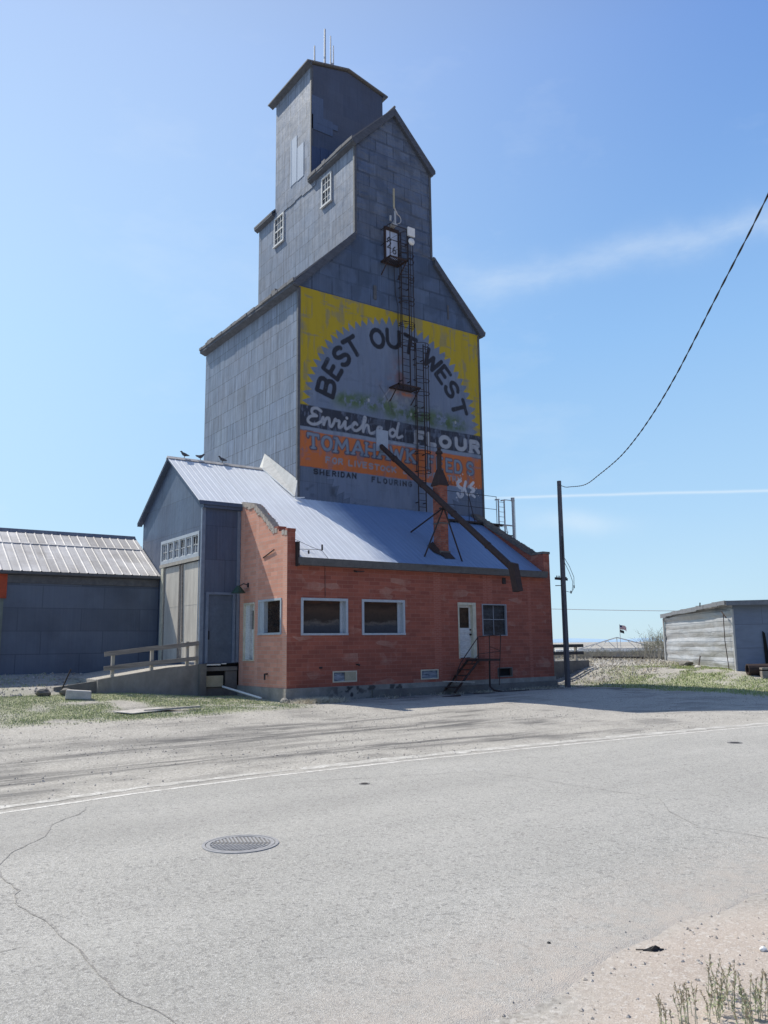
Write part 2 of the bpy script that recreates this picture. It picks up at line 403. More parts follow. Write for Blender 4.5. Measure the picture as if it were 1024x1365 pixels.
t.out(col, .95, 0, t.bump(t.math('ADD', t.noise(P, 70, 4, .7), t.math('MULTIPLY', t.vor(P, 110), .6)), .5, .008, t.bump(t.noise(P, 6, 5, .6), .15, .04)), .2); M['ground'] = t.mat

def ground_attr(X, Y):
    g = grass_mask(X, Y)
    n = fbm(X, Y, 1.2, 31)
    d = nsm(0.35, -.5, (Y-yn(X, ROADS)) + (n-.5)*1.2)
    tr = 0
    for off, w in ((1.3,.34),(2.1,.26),(2.7,.2),(3.4,.34),(4.3,.36),(5.4,.4),(6.4,.3)):
        yy = Y-yn(X)-off-.5*np.sin(X*.22+off*2)
        tr = tr+np.exp(-(yy/w)**2)*(.55+.45*np.sin(X*.3+off*5))
    tr = tr*nsm(6, -3, X)*1.3+.5*nsm(.46,.66,n)
    # darker by the walls: building's shade painted into the ground colour
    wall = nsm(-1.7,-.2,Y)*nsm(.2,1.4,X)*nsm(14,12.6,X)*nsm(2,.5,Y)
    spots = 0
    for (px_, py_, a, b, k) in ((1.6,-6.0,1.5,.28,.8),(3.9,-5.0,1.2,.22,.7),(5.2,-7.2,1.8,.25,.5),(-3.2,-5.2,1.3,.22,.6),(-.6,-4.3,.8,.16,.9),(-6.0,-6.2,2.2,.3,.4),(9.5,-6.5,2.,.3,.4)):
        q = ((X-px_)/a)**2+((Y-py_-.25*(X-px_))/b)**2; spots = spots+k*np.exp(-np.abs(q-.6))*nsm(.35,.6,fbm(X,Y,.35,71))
    strip = .75*nsm(-2.6,-.8,Y)*nsm(.2,1.6,X)*nsm(22,17,X)*nsm(7,3,Y)  # wider belt of the building's shade, also put into the ground colour
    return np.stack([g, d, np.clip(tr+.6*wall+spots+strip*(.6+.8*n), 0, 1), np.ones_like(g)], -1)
xs = axis(-16, 34, .25, 3500); ys = np.unique(np.concatenate([axis(-24, 24, .25, 3500), np.arange(-22,1.,.11)]))
def ground_z(X, Y):
    z = gz(X, Y)
    road = nsm(-.25, -.9, (Y-yn(X)-.12))*nsm(.45, 1.1, (Y-yn(X, ROADS)))
    z = z-.05*road + .02*(fbm(X, Y, .9, 77, 3)-.5)*nsm(80, 30, np.abs(X))*(1-road)*nsm(.5,1.1,np.abs(Y-yn(X)-.2))*nsm(.3,.9,np.abs(Y-yn(X,ROADS)))
    return z
ground = struct(grid_mesh('ground', xs, ys, ground_z, M['ground'], {'mask': ground_attr}))

# road sheet
t = NT('asphalt'); P = t.obj(); mk = t.sep(t.attr('mask'))
n1 = t.noise(P, .35, 6, .6); n2 = t.noise(P, 60, 5, .8); n4 = t.noise(P, 4.5, 6, .7)
vo = t.sep(t.vor(P, 105, out='Color')); vd = t.vor(P, 105); vo2 = t.sep(t.vor(P, 33, out='Color'))
col = t.mix(t.rng(n1, .35, .65), (.435,.418,.385), (.38,.365,.335))
col = t.mix(t.rng(vo[0], .5, 1., 0, .6), col, (.72,.70,.665))
col = t.mix(t.rng(vo[1], .62, 1., 0, .62), col, (.14,.137,.132))
col = t.mix(t.rng(vo2[1], .80, 1., 0, .5), col, (.15,.145,.14))
col = t.mix(t.rng(n4, .5, .8, 0, .3), col, (.22,.215,.21))
st = t.noise(t.mapv(P, (.12,1.1,1)), 1., 4, .6); col = t.mix(t.rng(st, .5, .75, 0, .25), col, (.5,.48,.44))
ln = t.noise(t.mapv(P, (.05,.62,1), (0,.3,0)), 1., 3, .5); col = t.mix(t.rng(ln, .45, .7, 0, .28), col, (.25,.24,.225))
sn = t.noise(P, 1.7, 6, .7); col = t.mix(t.rng(sn, .66, .78, 0, .3), col, (.17,.165,.16))
dirt = t.math('MULTIPLY', mk[0], t.rng(t.noise(P, 5, 6, .7), .3, .62)); col = t.mix(dirt, col, (.47,.415,.365))
t.out(col, .9, 0, t.bump(t.math('ADD', vd, n2), .55, .012), .25); M['asphalt'] = t.mat
rx = np.concatenate([np.arange(-60,-16,2.), np.arange(-16,16,.2), np.arange(16,61,2.)])
V = []; F = []; A = []; K = 60
for i, x in enumerate(rx):
    y0 = float(yn(x, ROADS)); y1 = float(yn(x))+.14
    e0 = .22*(mnoise.noise(Vector((x*1.3, 0, 3))))+.10*mnoise.noise(Vector((x*5, 1, 3))); e1 = .05*mnoise.noise(Vector((x*2, 7, 3)))
    for k in range(K+1):
        y = (y0+e0)*(1-k/K)+(y1+e1)*k/K
        crown = .03*math.sin(PI*k/K)
        V.append((x, y, -.3+crown+.003-(.014 if k == 0 else 0)))
        A += [max(0, 1-(y-y0)/1.5)**1.2*1.0+ .35*max(0, 1-(y1-y)/.5), 0, 0, 1]
for i in range(len(rx)-1):
    for k in range(K):
        a = i*(K+1)+k; F.append((a, a+K+1, a+K+2, a+1))
me = bpy.data.meshes.new('road'); me.from_pydata(V, [], F); me.materials.append(M['asphalt'])
ca = me.color_attributes.new('mask', 'FLOAT_COLOR', 'POINT'); ca.data.foreach_set('color', A)
road = struct(bpy.data.objects.new('road', me)); C.objects.link(road)
def rz(x, y):
    y0 = float(yn(x, ROADS)); y1 = float(yn(x))+.14
    return -.3+.03*math.sin(PI*min(1, max(0, (y-y0)/(y1-y0))))+.003

# painted edge line, pale gutter strip
def worn(name, c, under, lo, hi, sc_=7):
    t = NT(name); n = t.noise(t.mapv(t.obj(), (1,1,1)), sc_, 7, .75); v = t.sep(t.vor(t.obj(), 75, out='Color'))
    f = t.rng(t.math('ADD', n, t.math('MULTIPLY', v[0], .15)), lo, hi)
    return t.out(t.mix(f, c, under), .85, 0, t.bump(t.vor(t.obj(), 75), .3, .01))
M['line'] = worn('worn_white_line', (.70,.68,.64), (.42,.40,.36), .50, .68)
M['gutter'] = worn('pale_gutter', (.62,.60,.56), (.40,.38,.345), .44, .60, 4)
def strip(name, off0, off1, mat, x0, x1, dz, zfun, jit=.01, step=.25):
    V = []; F = []
    xx = np.arange(x0, x1, step)
    for i, x in enumerate(xx):
        for k, o in enumerate((off0, (off0+off1)/2, off1)):
            y = float(yn(x))+o+jit*mnoise.noise(Vector((x*3, o*9, 1)))*(1 if k != 1 else 0)
            V.append((x, y, zfun(x, y)+dz))
        if i: a = (i-1)*3; F += [(a, a+3, a+4, a+1), (a+1, a+4, a+5, a+2)]
    me = bpy.data.meshes.new(name); me.from_pydata(V, [], F); me.materials.append(mat)
    o = bpy.data.objects.new(name, me); C.objects.link(o); return struct(o)
strip('road_edge_line', -.10, .0, M['line'], -58, 58, .003, rz, .02)
def gzz(x, y): return G(x, y)
strip('road_gutter_strip', .30, .50, M['gutter'], -58, -5.6, .004, gzz, .12)
strip('road_gutter_strip', .20, .52, M['gutter'], -5.6, 58, .004, gzz, .16)

# cracks in the asphalt
t = NT('crack_tar'); t.out(t.mix(t.rng(t.noise(t.obj(), 30, 4), .4, .6), (.19,.18,.17), (.36,.345,.32)), .95); M['crack'] = t.mat
def crack(pts, w, seed):
    V = []; F = []; r = random.Random(seed); P2 = []
    for (a, b) in zip(pts[:-1], pts[1:]):
        n = max(2, int(math.dist(a, b)/.12))
        for i in range(n):
            s = i/n; x = a[0]+(b[0]-a[0])*s; y = a[1]+(b[1]-a[1])*s
            dx = (b[0]-a[0]); dy = (b[1]-a[1]); l = math.hypot(dx, dy)
            o = .10*mnoise.noise(Vector((x*1.6+seed, y*1.6, 2)))+.035*mnoise.noise(Vector((x*9, y*9, seed)))
            P2.append((x-dy/l*o, y+dx/l*o, dx/l, dy/l))
    for i, (x, y, dx, dy) in enumerate(P2):
        ww = w*(.25+1.3*abs(mnoise.noise(Vector((x*6, y*6, 5)))))
        V += [(x-dy*ww, y+dx*ww, rz(x, y)+.004), (x+dy*ww, y-dx*ww, rz(x, y)+.004)]
        if i: a = 2*(i-1); F.append((a, a+1, a+3, a+2))
    me = bpy.data.meshes.new('road_crack'); me.from_pydata(V, [], F); me.materials.append(M['crack'])
    o = bpy.data.objects.new('road_crack', me); C.objects.link(o); struct(o)
crack([(-9.54,-11.94),(-10.3,-13.1),(-11.09,-14.57),(-11.17,-15.9),(-11.13,-17.0),(-11.08,-17.7),(-11.0,-18.67),(-10.9,-19.4)], .014, 1)
crack([(-13.5,-17.3),(-12.2,-17.2),(-11.3,-17.0)], .007, 2)
crack([(-6.6,-11.9),(-5.0,-12.6),(-3.52,-13.07),(-3.45,-14.5),(-3.26,-16.25),(-3.9,-17.0),(-4.37,-17.68),(-4.2,-18.6)], .009, 3)
crack([(-5.68,-12.87),(-7.4,-12.2)], .006, 4)

# ------------------------------------------------------------------ painted sign (numpy raster on a mesh)
def seg_d(X, Z, a, b):
    ax, az = a; bx, bz = b; dx = bx-ax; dz = bz-az; L2 = dx*dx+dz*dz+1e-12
    t = np.clip(((X-ax)*dx+(Z-az)*dz)/L2, 0, 1); return np.hypot(X-ax-t*dx, Z-az-t*dz)
class Canvas:
    def __init__(s, x0, x1, z0, z1, st):
        s.xs = np.arange(x0, x1+1e-6, st); s.zs = np.arange(z0, z1+1e-6, st); s.st = st
        s.xs[-1] = x1; s.zs[-1] = z1
        s.X, s.Z = np.meshgrid(s.xs, s.zs); s.c = np.zeros(s.X.shape+(4,))
    def paint(s, mask, col, a=1.):
        m = np.clip(mask, 0, 1)*a
        s.c[..., :3] = s.c[..., :3]*(1-m[..., None]) + np.array(col)*m[..., None]
        s.c[..., 3] = np.maximum(s.c[..., 3]*(1-m), 0) + m
    def dist(s, lines):
        x0 = min(p[0] for l in lines for p in l)-.4; x1 = max(p[0] for l in lines for p in l)+.4
        z0 = min(p[1] for l in lines for p in l)-.4; z1 = max(p[1] for l in lines for p in l)+.4
        D = np.full(s.X.shape, 9.)
        ii = np.where((s.xs >= x0) & (s.xs <= x1))[0]; jj = np.where((s.zs >= z0) & (s.zs <= z1))[0]
        if len(ii) == 0 or len(jj) == 0: return D
        sl = (slice(jj[0], jj[-1]+1), slice(ii[0], ii[-1]+1)); X = s.X[sl]; Z = s.Z[sl]; d = np.full(X.shape, 9.)
        for l in lines:
            for a, b in zip(l[:-1], l[1:]): d = np.minimum(d, seg_d(X, Z, a, b))
        D[sl] = d; return D
    def stroke(s, lines, w, col, a=1.): s.paint((w/2-s.dist(lines))/s.st+.5, col, a)
    def rect(s, x0, x1, z0, z1, col, a=1.):
        m = np.minimum(np.minimum(s.X-x0, x1-s.X), np.minimum(s.Z-z0, z1-s.Z))/s.st+.5; s.paint(m, col, a)
def arc(cx, cz, rx_, rz_, a0, a1, n=10):
    return [(cx+rx_*math.cos(math.radians(a0+(a1-a0)*i/n)), cz+rz_*math.sin(math.radians(a0+(a1-a0)*i/n))) for i in range(n+1)]
GL = {
 'A': [[(0,0),(.5,1),(1,0)],[(.2,.34),(.8,.34)]],
 'B': [[(0,0),(0,1),(.6,1)]+arc(.6,.765,.32,.235,90,-90,6)+[(0,.53)],[(.6,.53)]+arc(.62,.265,.36,.265,90,-90,6)+[(0,0)]],
 'C': [arc(.5,.5,.5,.5,50,310,12)],
 'D': [[(0,0),(0,1),(.45,1)]+arc(.45,.5,.5,.5,90,-90,10)+[(0,0)]],
 'E': [[(.85,1),(0,1),(0,0),(.85,0)],[(0,.52),(.68,.52)]],
 'F': [[(.85,1),(0,1),(0,0)],[(0,.52),(.66,.52)]],
 'G': [arc(.5,.5,.5,.5,50,330,12)+[(.98,.45),(.6,.45)]],
 'H': [[(0,0),(0,1)],[(1,0),(1,1)],[(0,.5),(1,.5)]],
 'I': [[(.0,0),(.0,1)]],
 'K': [[(0,0),(0,1)],[(.9,1),(0,.42)],[(.25,.6),(.95,0)]],
 'L': [[(0,1),(0,0),(.8,0)]],
 'M': [[(0,0),(.1,1),(.5,.3),(.9,1),(1,0)]],
 'N': [[(0,0),(0,1),(1,0),(1,1)]],
 'O': [arc(.5,.5,.5,.5,0,360,16)],
 'P': [[(0,0),(0,1),(.6,1)]+arc(.6,.74,.32,.26,90,-90,6)+[(0,.48)]],
 'R': [[(0,0),(0,1),(.6,1)]+arc(.6,.74,.32,.26,90,-90,6)+[(0,.48)],[(.5,.48),(.95,0)]],
 'S': [arc(.5,.75,.46,.25,25,270,10)+arc(.5,.25,.48,.25,90,-155,10)],
 'T': [[(0,1),(1,1)],[(.5,1),(.5,0)]],
 'U': [[(0,1),(0,.42)]+arc(.5,.42,.5,.42,180,360,9)+[(1,1)]],
 'V': [[(0,1),(.5,0),(1,1)]],
 'W': [[(0,1),(.25,0),(.5,.8),(.75,0),(1,1)]],
 'Y': [[(0,1),(.5,.5),(1,1)],[(.5,.5),(.5,0)]],
 '&': [[(1,0),(.25,.7)]+arc(.42,.82,.2,.18,200,-20,8)+[(.1,.3)]+arc(.4,.22,.32,.22,160,340,8)+[(.95,.5)]],
 '2': [arc(.5,.72,.45,.28,170,-20,9)+[(0,0),(1,0)]],
 '6': [arc(.5,.28,.48,.28,0,360,12),[(.03,.3),(.12,.7),(.7,1)]],
}
def glyph(ch, x, z, w, h, rot=0., ox=0., oz=0.):
    ca_, sa = math.cos(rot), math.sin(rot); out = []
    for l in GL[ch]:
        o = []
        for (u, v) in l:
            a = (u)*w; b = v*h
            a -= ox; b -= oz
            o.append((x+a*ca_-b*sa, z+a*sa+b*ca_))
        out.append(o)
    return out
def text(cv, s, x, z, w, h, gap, sw, col, slope=0., outline=None, a=1.):
    L = []
    for ch in s:
        if ch == ' ': x += w*.7; continue
        ww = w*(.05 if ch == 'I' else 1.2 if ch in 'MW' else 1.)
        L.append(glyph(ch, x, z+slope*x*0, ww, h)); x += ww+gap
    for g in L:
        if outline: cv.stroke(g, sw+outline[0]*2, outline[1], a)
    for g in L: cv.stroke(g, sw, col, a)
    return x
def cat(pts, n=5):
    o = []
    for i in range(len(pts)-1):
        p0 = pts[max(i-1,0)]; p1 = pts[i]; p2 = pts[i+1]; p3 = pts[min(i+2,len(pts)-1)]
        for k in range(n):
            t = k/n; o.append(tuple(.5*((2*p1[j])+(-p0[j]+p2[j])*t+(2*p0[j]-5*p1[j]+4*p2[j]-p3[j])*t*t+(-p0[j]+3*p1[j]-3*p2[j]+p3[j])*t**3) for j in (0,1)))
    o.append(pts[-1]); return o

X0, X1 = 2.83, 12.84; TY = 4.37
YEL = (.42,.31,.008); ORG = (.50,.135,.03); NAVY = (.022,.028,.045); GREY = (.145,.19,.275); LGREY = (.21,.255,.33); WHT = (.36,.39,.44); BLK = (.009,.010,.017)
cv = Canvas(X0+.004, X1-.004, 7.35, 16.60, .028)
Xc, Zc = cv.X, cv.Z
XM, ZM_ = cv.X.copy(), cv.Z.copy()
cv.X = XM+.035*(fbm(XM, ZM_, .22, 301, 3)-.5)+.05*(fbm(XM, ZM_, 1.1, 303, 2)-.5); cv.Z = ZM_+.035*(fbm(XM, ZM_, .22, 305, 3)-.5)+.05*(fbm(XM, ZM_, 1.1, 307, 2)-.5)
Xc, Zc = cv.X, cv.Z
cv.rect(X0-.1, X1+.1, 11.5, 16.62, YEL)
cxs, czs = 7.85, 11.5
rr = np.hypot(Xc-cxs, Zc-czs); th = np.degrees(np.arctan2(Zc-czs, Xc-cxs))
ph = (th/4.62) % 1.; tri = 1-np.abs(2*ph-1)
tk = np.floor(th/4.62).astype(int); jt = np.random.default_rng(8).random(200)[tk % 200]
R_ = 4.42+(.30+.16*jt)*tri
cv.paint((R_-rr)/cv.st+.5, GREY)
cv.paint(((R_-rr)/cv.st+.5 > 0)*nsm(.5,.75,fbm(Xc, Zc*.35, .6, 3)), (.185,.23,.315), .6)
# valley greenery, rust and scraped scene
gn = fbm(Xc, Zc, .35, 9); gm = np.exp(-((Zc-(12.15-.05*np.abs(Xc-7)))/.30)**2)*nsm(4.1,5.2,Xc)*nsm(12.2,11.2,Xc)
gm = gm*(1-.35*np.exp(-((Xc-8.0)/.6)**2)); cv.paint(gm*nsm(.34,.52,gn)*1.3, (.07,.125,.035), .85)
gm2 = np.exp(-((Zc-(11.85))/.28)**2)*nsm(6.8,7.6,Xc)*nsm(12.2,11.2,Xc); cv.paint(gm2*nsm(.40,.56,fbm(Xc,Zc,.3,19)), (.06,.105,.03), .85)
cv.paint(gm*nsm(.56,.66,fbm(Xc,Zc,.16,29)), (.045,.09,.035), .7)
cv.paint(np.exp(-((Xc-8.05)/.38)**2-((Zc-13.7)/.8)**2)*nsm(.35,.6,fbm(Xc,Zc,.5,15)), (.19,.07,.045), .7)
cv.paint(np.exp(-((Xc-7.5)/.55)**2-((Zc-13.15)/.4)**2)*nsm(.4,.6,fbm(Xc,Zc,.3,16)), (.24,.13,.10), .5)
cv.paint(np.exp(-((Xc-8.1)/.7)**2-((Zc-12.6)/.42)**2)*nsm(.42,.62,fbm(Xc,Zc*.6,.22,17)), (.33,.37,.40), .55)
cv.paint(np.exp(-((Xc-8.35)/.45)**2-((Zc-12.85)/.1)**2)*nsm(.3,.5,fbm(Xc,Zc,.2,18)), (.50,.15,.04), .8)
cv.stroke([cat([(6.9,13.0),(7.2,12.6),(7.5,12.05),(7.65,11.8)])], .05, (.06,.06,.07), .7)
cv.stroke([[(7.1,12.5),(7.45,12.95)],[(7.3,12.35),(7.6,12.7)]], .04, (.45,.45,.48), .5)
for bx_, bz_ in ((8.62,11.98),(9.0,12.2),(6.3,12.25),(11.2,12.0)): cv.paint((.09-np.hypot((Xc-bx_)*1.3, Zc-bz_))/cv.st, (.42,.44,.46), .7)
# arched wording
LET = []
def arch(word, a_list):
    for ch, a in zip(word, a_list):
        r0 = 3.8; a_ = math.radians(a); px_ = cxs+r0*math.cos(a_); pz_ = czs+r0*math.sin(a_)
        h = .93; w = .66 if ch != 'W' else .86
        w_ = w*.86 if ch in 'ES' else w
        cv.stroke(glyph(ch, px_, pz_, w_, h-.16, a_-PI/2, w_/2, (h-.16)/2), .205  , BLK, .97); LET.append((ch, px_, pz_, w_, h, a_))
arch('BEST', [165.2,151.6,140.0,128.3]); arch('OUT', [105.6,92.2,78.5]); arch('WEST', [57.4,44.4,32.8,18.6])
# navy band
cv.rect(X0-.1, X1+.1, 10.61, 11.52, NAVY)
cv.paint(((Zc > 10.63) & (Zc < 11.50))*nsm(.56,.72,fbm(Xc, Zc*.25, .09, 41)), (.15,.18,.26), .6)
cv.rect(X0-.1, X1+.1, 10.45, 10.61, LGREY)
S = .125
script = [
 [(3.92,11.36),(3.75,11.46),(3.52,11.40),(3.50,11.22),(3.72,11.14)],[(3.72,11.14),(3.42,11.06),(3.30,10.88),(3.46,10.76),(3.72,10.80),(3.95,10.95)],
 [(3.95,10.95),(4.02,11.12),(4.04,10.82)],[(4.04,10.86),(4.16,11.08),(4.28,11.12),(4.32,10.98),(4.33,10.84),(4.42,10.80),(4.52,10.95)],
 [(4.52,10.95),(4.60,11.13),(4.66,11.08),(4.80,11.08),(4.78,10.88),(4.84,10.80),(4.98,10.92)],
 [(4.98,10.92),(5.10,11.10),(5.10,10.86),(5.18,10.79),(5.34,10.9)],
 [(5.34,10.9),(5.62,11.12)],[(5.70,11.06),(5.58,11.13),(5.44,10.98),(5.50,10.82),(5.66,10.79),(5.84,10.9)],
 [(5.84,10.9),(6.08,11.2),(6.14,11.42),(6.05,11.42),(6.02,11.1),(6.01,10.80)],[(6.01,10.84),(6.14,11.08),(6.27,11.12),(6.31,10.95),(6.34,10.82),(6.5,10.8),(6.7,10.9)],
 [(6.7,10.9),(6.92,11.0),(6.98,11.1),(6.86,11.14),(6.76,10.98),(6.82,10.82),(7.0,10.80),(7.2,10.9)],
 [(7.72,11.06),(7.58,11.13),(7.42,11.0),(7.46,10.83),(7.62,10.82),(7.76,11.0)],[(7.92,11.44),(7.82,11.1),(7.80,10.86),(7.90,10.79),(8.10,10.9)]]
cv.stroke([cat(l) for l in script], S, WHT, .9)
cv.paint((.065-np.hypot(Xc-5.18, Zc-11.27))/cv.st+.5, WHT, .9)
for ch, x, w in (('F',8.82,.50),('L',9.52,.46),('O',10.22,.56),('U',11.17,.56),('R',12.08,.50)):
    cv.stroke(glyph(ch, x+.05, 10.74, w, .46), .20, WHT, .9)
    if ch in 'FR': cv.stroke([[(x-.06,10.68),(x+.18,10.68)]], .09, WHT, .9)
# orange field
cv.rect(X0-.1, X1+.1, 8.95, 10.43, ORG)
def slab(ch, x, z, w, h, sw):
    g = glyph(ch, x, z, w, h); s = []
    e = .07
    if ch in 'TFPHAKM': 
        feet = {'T':[w*.5],'F':[0],'H':[0,w],'A':[0,w],'K':[0,w*.95],'M':[0,w],'P':[0]}[ch]
        s += [[(x+q-e-.03, z-.02), (x+q+e+.03, z-.02)] for q in feet]
    if ch in 'HKM': s += [[(x-e, z+h), (x+e, z+h)]]
    if ch == 'T': s += [[(x, z+h), (x-.02, z+h-.12)], [(x+w, z+h), (x+w+.02, z+h-.12)]]
    cv.stroke(g+s, sw+.075, (.05,.06,.09), .9); cv.stroke(g, sw, (.19,.245,.32), .95)
    if s: cv.stroke(s, .06, (.19,.245,.32), .95)
for ch, x, w in (('T',3.32,.46),('O',3.98,.44),('M',4.62,.62),('A',5.50,.50),('H',6.18,.42),('A',6.84,.48),('W',7.46,.64),('K',8.36,.42)): slab(ch, x, 9.77, w, .54, .12)
for ch, x, w in (('F',9.52,.32),('E',10.07,.32),('E',10.62,.34),('D',11.14,.38),('S',11.86,.36)): slab(ch, x, 9.62, w, .54, .115)
text(cv, 'FOR', 4.16, 9.24, .20, .22, .105, .065, (.22,.26,.31))
text(cv, 'LIVESTOCK', 5.29, 9.21, .20, .22, .105, .065, (.22,.26,.31))
text(cv, '&', 8.12, 9.20, .20, .22, .10, .05, (.22,.26,.31))
text(cv, 'POULTRY', 9.52, 9.18, .19, .22, .10, .065, (.22,.26,.31))
text(cv, 'SHERIDAN', 3.60, 8.70, .165, .19, .125, .065, BLK)
text(cv, 'FLOURING', 6.46, 8.66, .165, .19, .135, .065, BLK)
text(cv, 'MILL', 10.56, 9.0, .14, .15, .06, .045, BLK, a=.75)
cv.stroke([[(7.5,10.52),(8.8,10.50)]], .05, WHT, .5)
# vandal's white paint burst (loose brush loops)
rg = random.Random(5)
loops = [cat([(11.42,9.24),(11.24,9.1),(11.34,8.94),(11.54,8.84),(11.5,8.7)]), cat([(11.22,8.62),(11.34,8.46),(11.52,8.54),(11.50,8.76)]),
         cat([(11.74,9.2),(11.66,8.94),(11.78,8.64),(11.94,8.62)]), cat([(12.20,9.22),(12.0,9.0),(12.26,8.88),(12.06,8.72),(12.26,8.56)]), cat([(11.9,8.98),(12.12,9.12)])]
cv.stroke(loops, .15, (.55,.57,.62), .95); cv.stroke([loops[0], loops[1]], .05, (.3,.33,.4), .5)
for i in range(26):
    a = rg.random()*2*PI; r_ = .45+.55*rg.random(); cv.paint((.014+.03*rg.random()-np.hypot(Xc-11.73-r_*math.cos(a)*.95, Zc-8.86-r_*math.sin(a)*.75))/cv.st+.4, (.55,.57,.6), .9)
# grime and worn paint
wear = fbm(Xc*1.0, Zc*.4, .35, 55, 5); cv.c[..., 3] *= 1-.4*nsm(.60,.74,wear)
wear2 = fbm(Xc*2.5, Zc*.25, .3, 66, 4); cv.c[..., 3] *= 1-.3*nsm(.62,.75,wear2)
sc_ = fbm(Xc*.6, Zc*2, .4, 88, 5); cv.c[..., 3] *= 1-.4*nsm(.66,.74,sc_)
stn = nsm(.5,.72,fbm(Xc, Zc, .5, 21))*nsm(2.9,3.3,Xc)*nsm(5.2,4.6,Xc)*nsm(7.6,7.9,Zc)*nsm(8.35,8.1,Zc); cv.paint(stn, (.05,.055,.07), .6)
for ch, px_, pz_, w_, h, a_ in LET:
    D_ = cv.dist(glyph(ch, px_, pz_, w_, h-.16, a_-PI/2, w_/2, (h-.16)/2)); mk_ = np.clip((.10-D_)/cv.st+.5, 0, 1)*(1-.55*nsm(.62,.74,fbm(Xc*3, Zc*.6, .2, 91)))
    cv.c[..., 3] = np.maximum(cv.c[..., 3], mk_)
# metal repair sheet round the spout
cv.X, cv.Z = XM, ZM_
cv.c[(Xc > 6.68) & (Xc < 7.30) & (Zc > 10.04) & (Zc < 11.0), 3] = 0

def paint_mat():
    t = NT('painted_metal_sign'); uv = t.uv(); a = t.n.new('ShaderNodeAttribute'); a.attribute_name = 'paint'
    under, fac = t.brick(uv, 1.22, .757, (.098,.138,.215), (.082,.118,.182), (.045,.058,.09), .010, .37, smooth=.4)
    big = t.noise(uv, .6, 5, .6); under = t.mix(t.rng(big, .4, .7, 0, .45), under, (.14,.16,.20))
    st = t.noise(t.mapv(uv, (12,.5,1)), 1., 5, .6); under = t.mix(t.rng(st, .4, .72, 0, .3), under, (.2,.24,.31))
    fine = t.noise(t.mapv(uv, (3,1,1)), 9, 6, .75)
    al = t.math('MULTIPLY', a.outputs['Alpha'], t.rng(fine, .62, .78, 1., .55))
    col = t.mix(al, under, a.outputs['Color'])
    n2 = t.noise(t.mapv(uv, (5,.4,1), (3,1,2)), 1.2, 5, .65); col = t.mix(t.rng(n2, .45, .8, 0, .2), col, (.06,.065,.075))
    b = t.bump(t.noise(t.mapv(uv, (1.6,1.1,1)), 1.3, 3), .35, .12); b = t.bump(fac, -.5, .015, b)
    return t.out(col, .62, .05, b)
M['sign'] = paint_mat()

# ------------------------------------------------------------------ GRAIN ELEVATOR
EL = thing('grain_elevator', 'tall metal-clad wooden grain elevator with stepped gabled head and painted flour sign', 'grain elevator', (7.85, TY, 0))
Y0, Y1 = TY, 13.9
MX0, MX1, MY1 = 5.67, 10.03, 13.8
ZE, ZM0, ZM, ZMP = 16.55, 19.78, 24.16, 26.57
pit = (ZM0-ZE)/(MX0-X0)
UY0, UY1, UZ, UZP = 8.22, 11.92, 30.62, 31.12
# lower block walls: front (below & above the sign), sides, back
m = MB()
m.poly([(X0,Y0,7.0),(X1,Y0,7.0),(X1,Y0,ZE+.38),(MX1,Y0,ZM0-.04),(MX0,Y0,ZM0-.04),(X0,Y0,ZE+.38)])
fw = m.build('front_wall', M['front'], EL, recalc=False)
m = MB(); m.quad((X0,Y1,0),(X0,Y0,0),(X0,Y0,ZE),(X0,Y1,ZE)); m.build('side_wall', M['side'], EL, recalc=False)
m = MB(); m.quad((X1,Y0,0),(X1,Y1,0),(X1,Y1,ZE),(X1,Y0,ZE)); m.build('side_wall', M['side'], EL, recalc=False)
m = MB(); m.poly([(X1,Y1,0),(X0,Y1,0),(X0,Y1,ZE),(MX0,Y1,ZM0),(MX1,Y1,ZM0),(X1,Y1,ZE)]); m.build('back_wall', M['side'], EL, recalc=False)
# middle block
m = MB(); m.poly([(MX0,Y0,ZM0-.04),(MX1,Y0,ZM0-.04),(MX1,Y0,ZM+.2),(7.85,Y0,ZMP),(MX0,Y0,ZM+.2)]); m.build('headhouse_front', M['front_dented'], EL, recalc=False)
m = MB(); m.quad((MX0,MY1,ZM0-.4),(MX0,Y0,ZM0-.4),(MX0,Y0,ZM),(MX0,MY1,ZM)); m.build('headhouse_side', M['side'], EL, recalc=False)
m = MB(); m.quad((MX1,Y0,ZM0-.4),(MX1,MY1,ZM0-.4),(MX1,MY1,ZM),(MX1,Y0,ZM)); m.build('headhouse_side', M['side'], EL, recalc=False)
m = MB(); m.poly([(MX1,MY1,ZM0-.4),(MX0,MY1,ZM0-.4),(MX0,MY1,ZM),(7.85,MY1,ZMP),(MX1,MY1,ZM)]); m.build('headhouse_back', M['side'], EL, recalc=False)
# upper block
ov = .012
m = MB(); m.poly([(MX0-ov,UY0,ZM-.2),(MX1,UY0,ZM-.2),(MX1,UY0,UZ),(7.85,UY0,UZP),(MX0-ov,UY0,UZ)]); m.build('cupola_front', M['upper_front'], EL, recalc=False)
m = MB(); m.quad((MX0-ov,UY1,ZM-.25),(MX0-ov,UY0,ZM-.25),(MX0-ov,UY0,UZ),(MX0-ov,UY1,UZ)); m.build('cupola_side', M['side'], EL, recalc=False)
m = MB(); m.quad((MX1+ov,UY0,ZM-.2),(MX1+ov,UY1,ZM-.2),(MX1+ov,UY1,UZ),(MX1+ov,UY0,UZ)); m.build('cupola_side', M['side'], EL, recalc=False)
m = MB(); m.poly([(MX1,UY1,ZM-.2),(MX0,UY1,ZM-.2),(MX0,UY1,UZ),(7.85,UY1,UZP),(MX1,UY1,UZ)]); m.build('cupola_back', M['side'], EL, recalc=False)
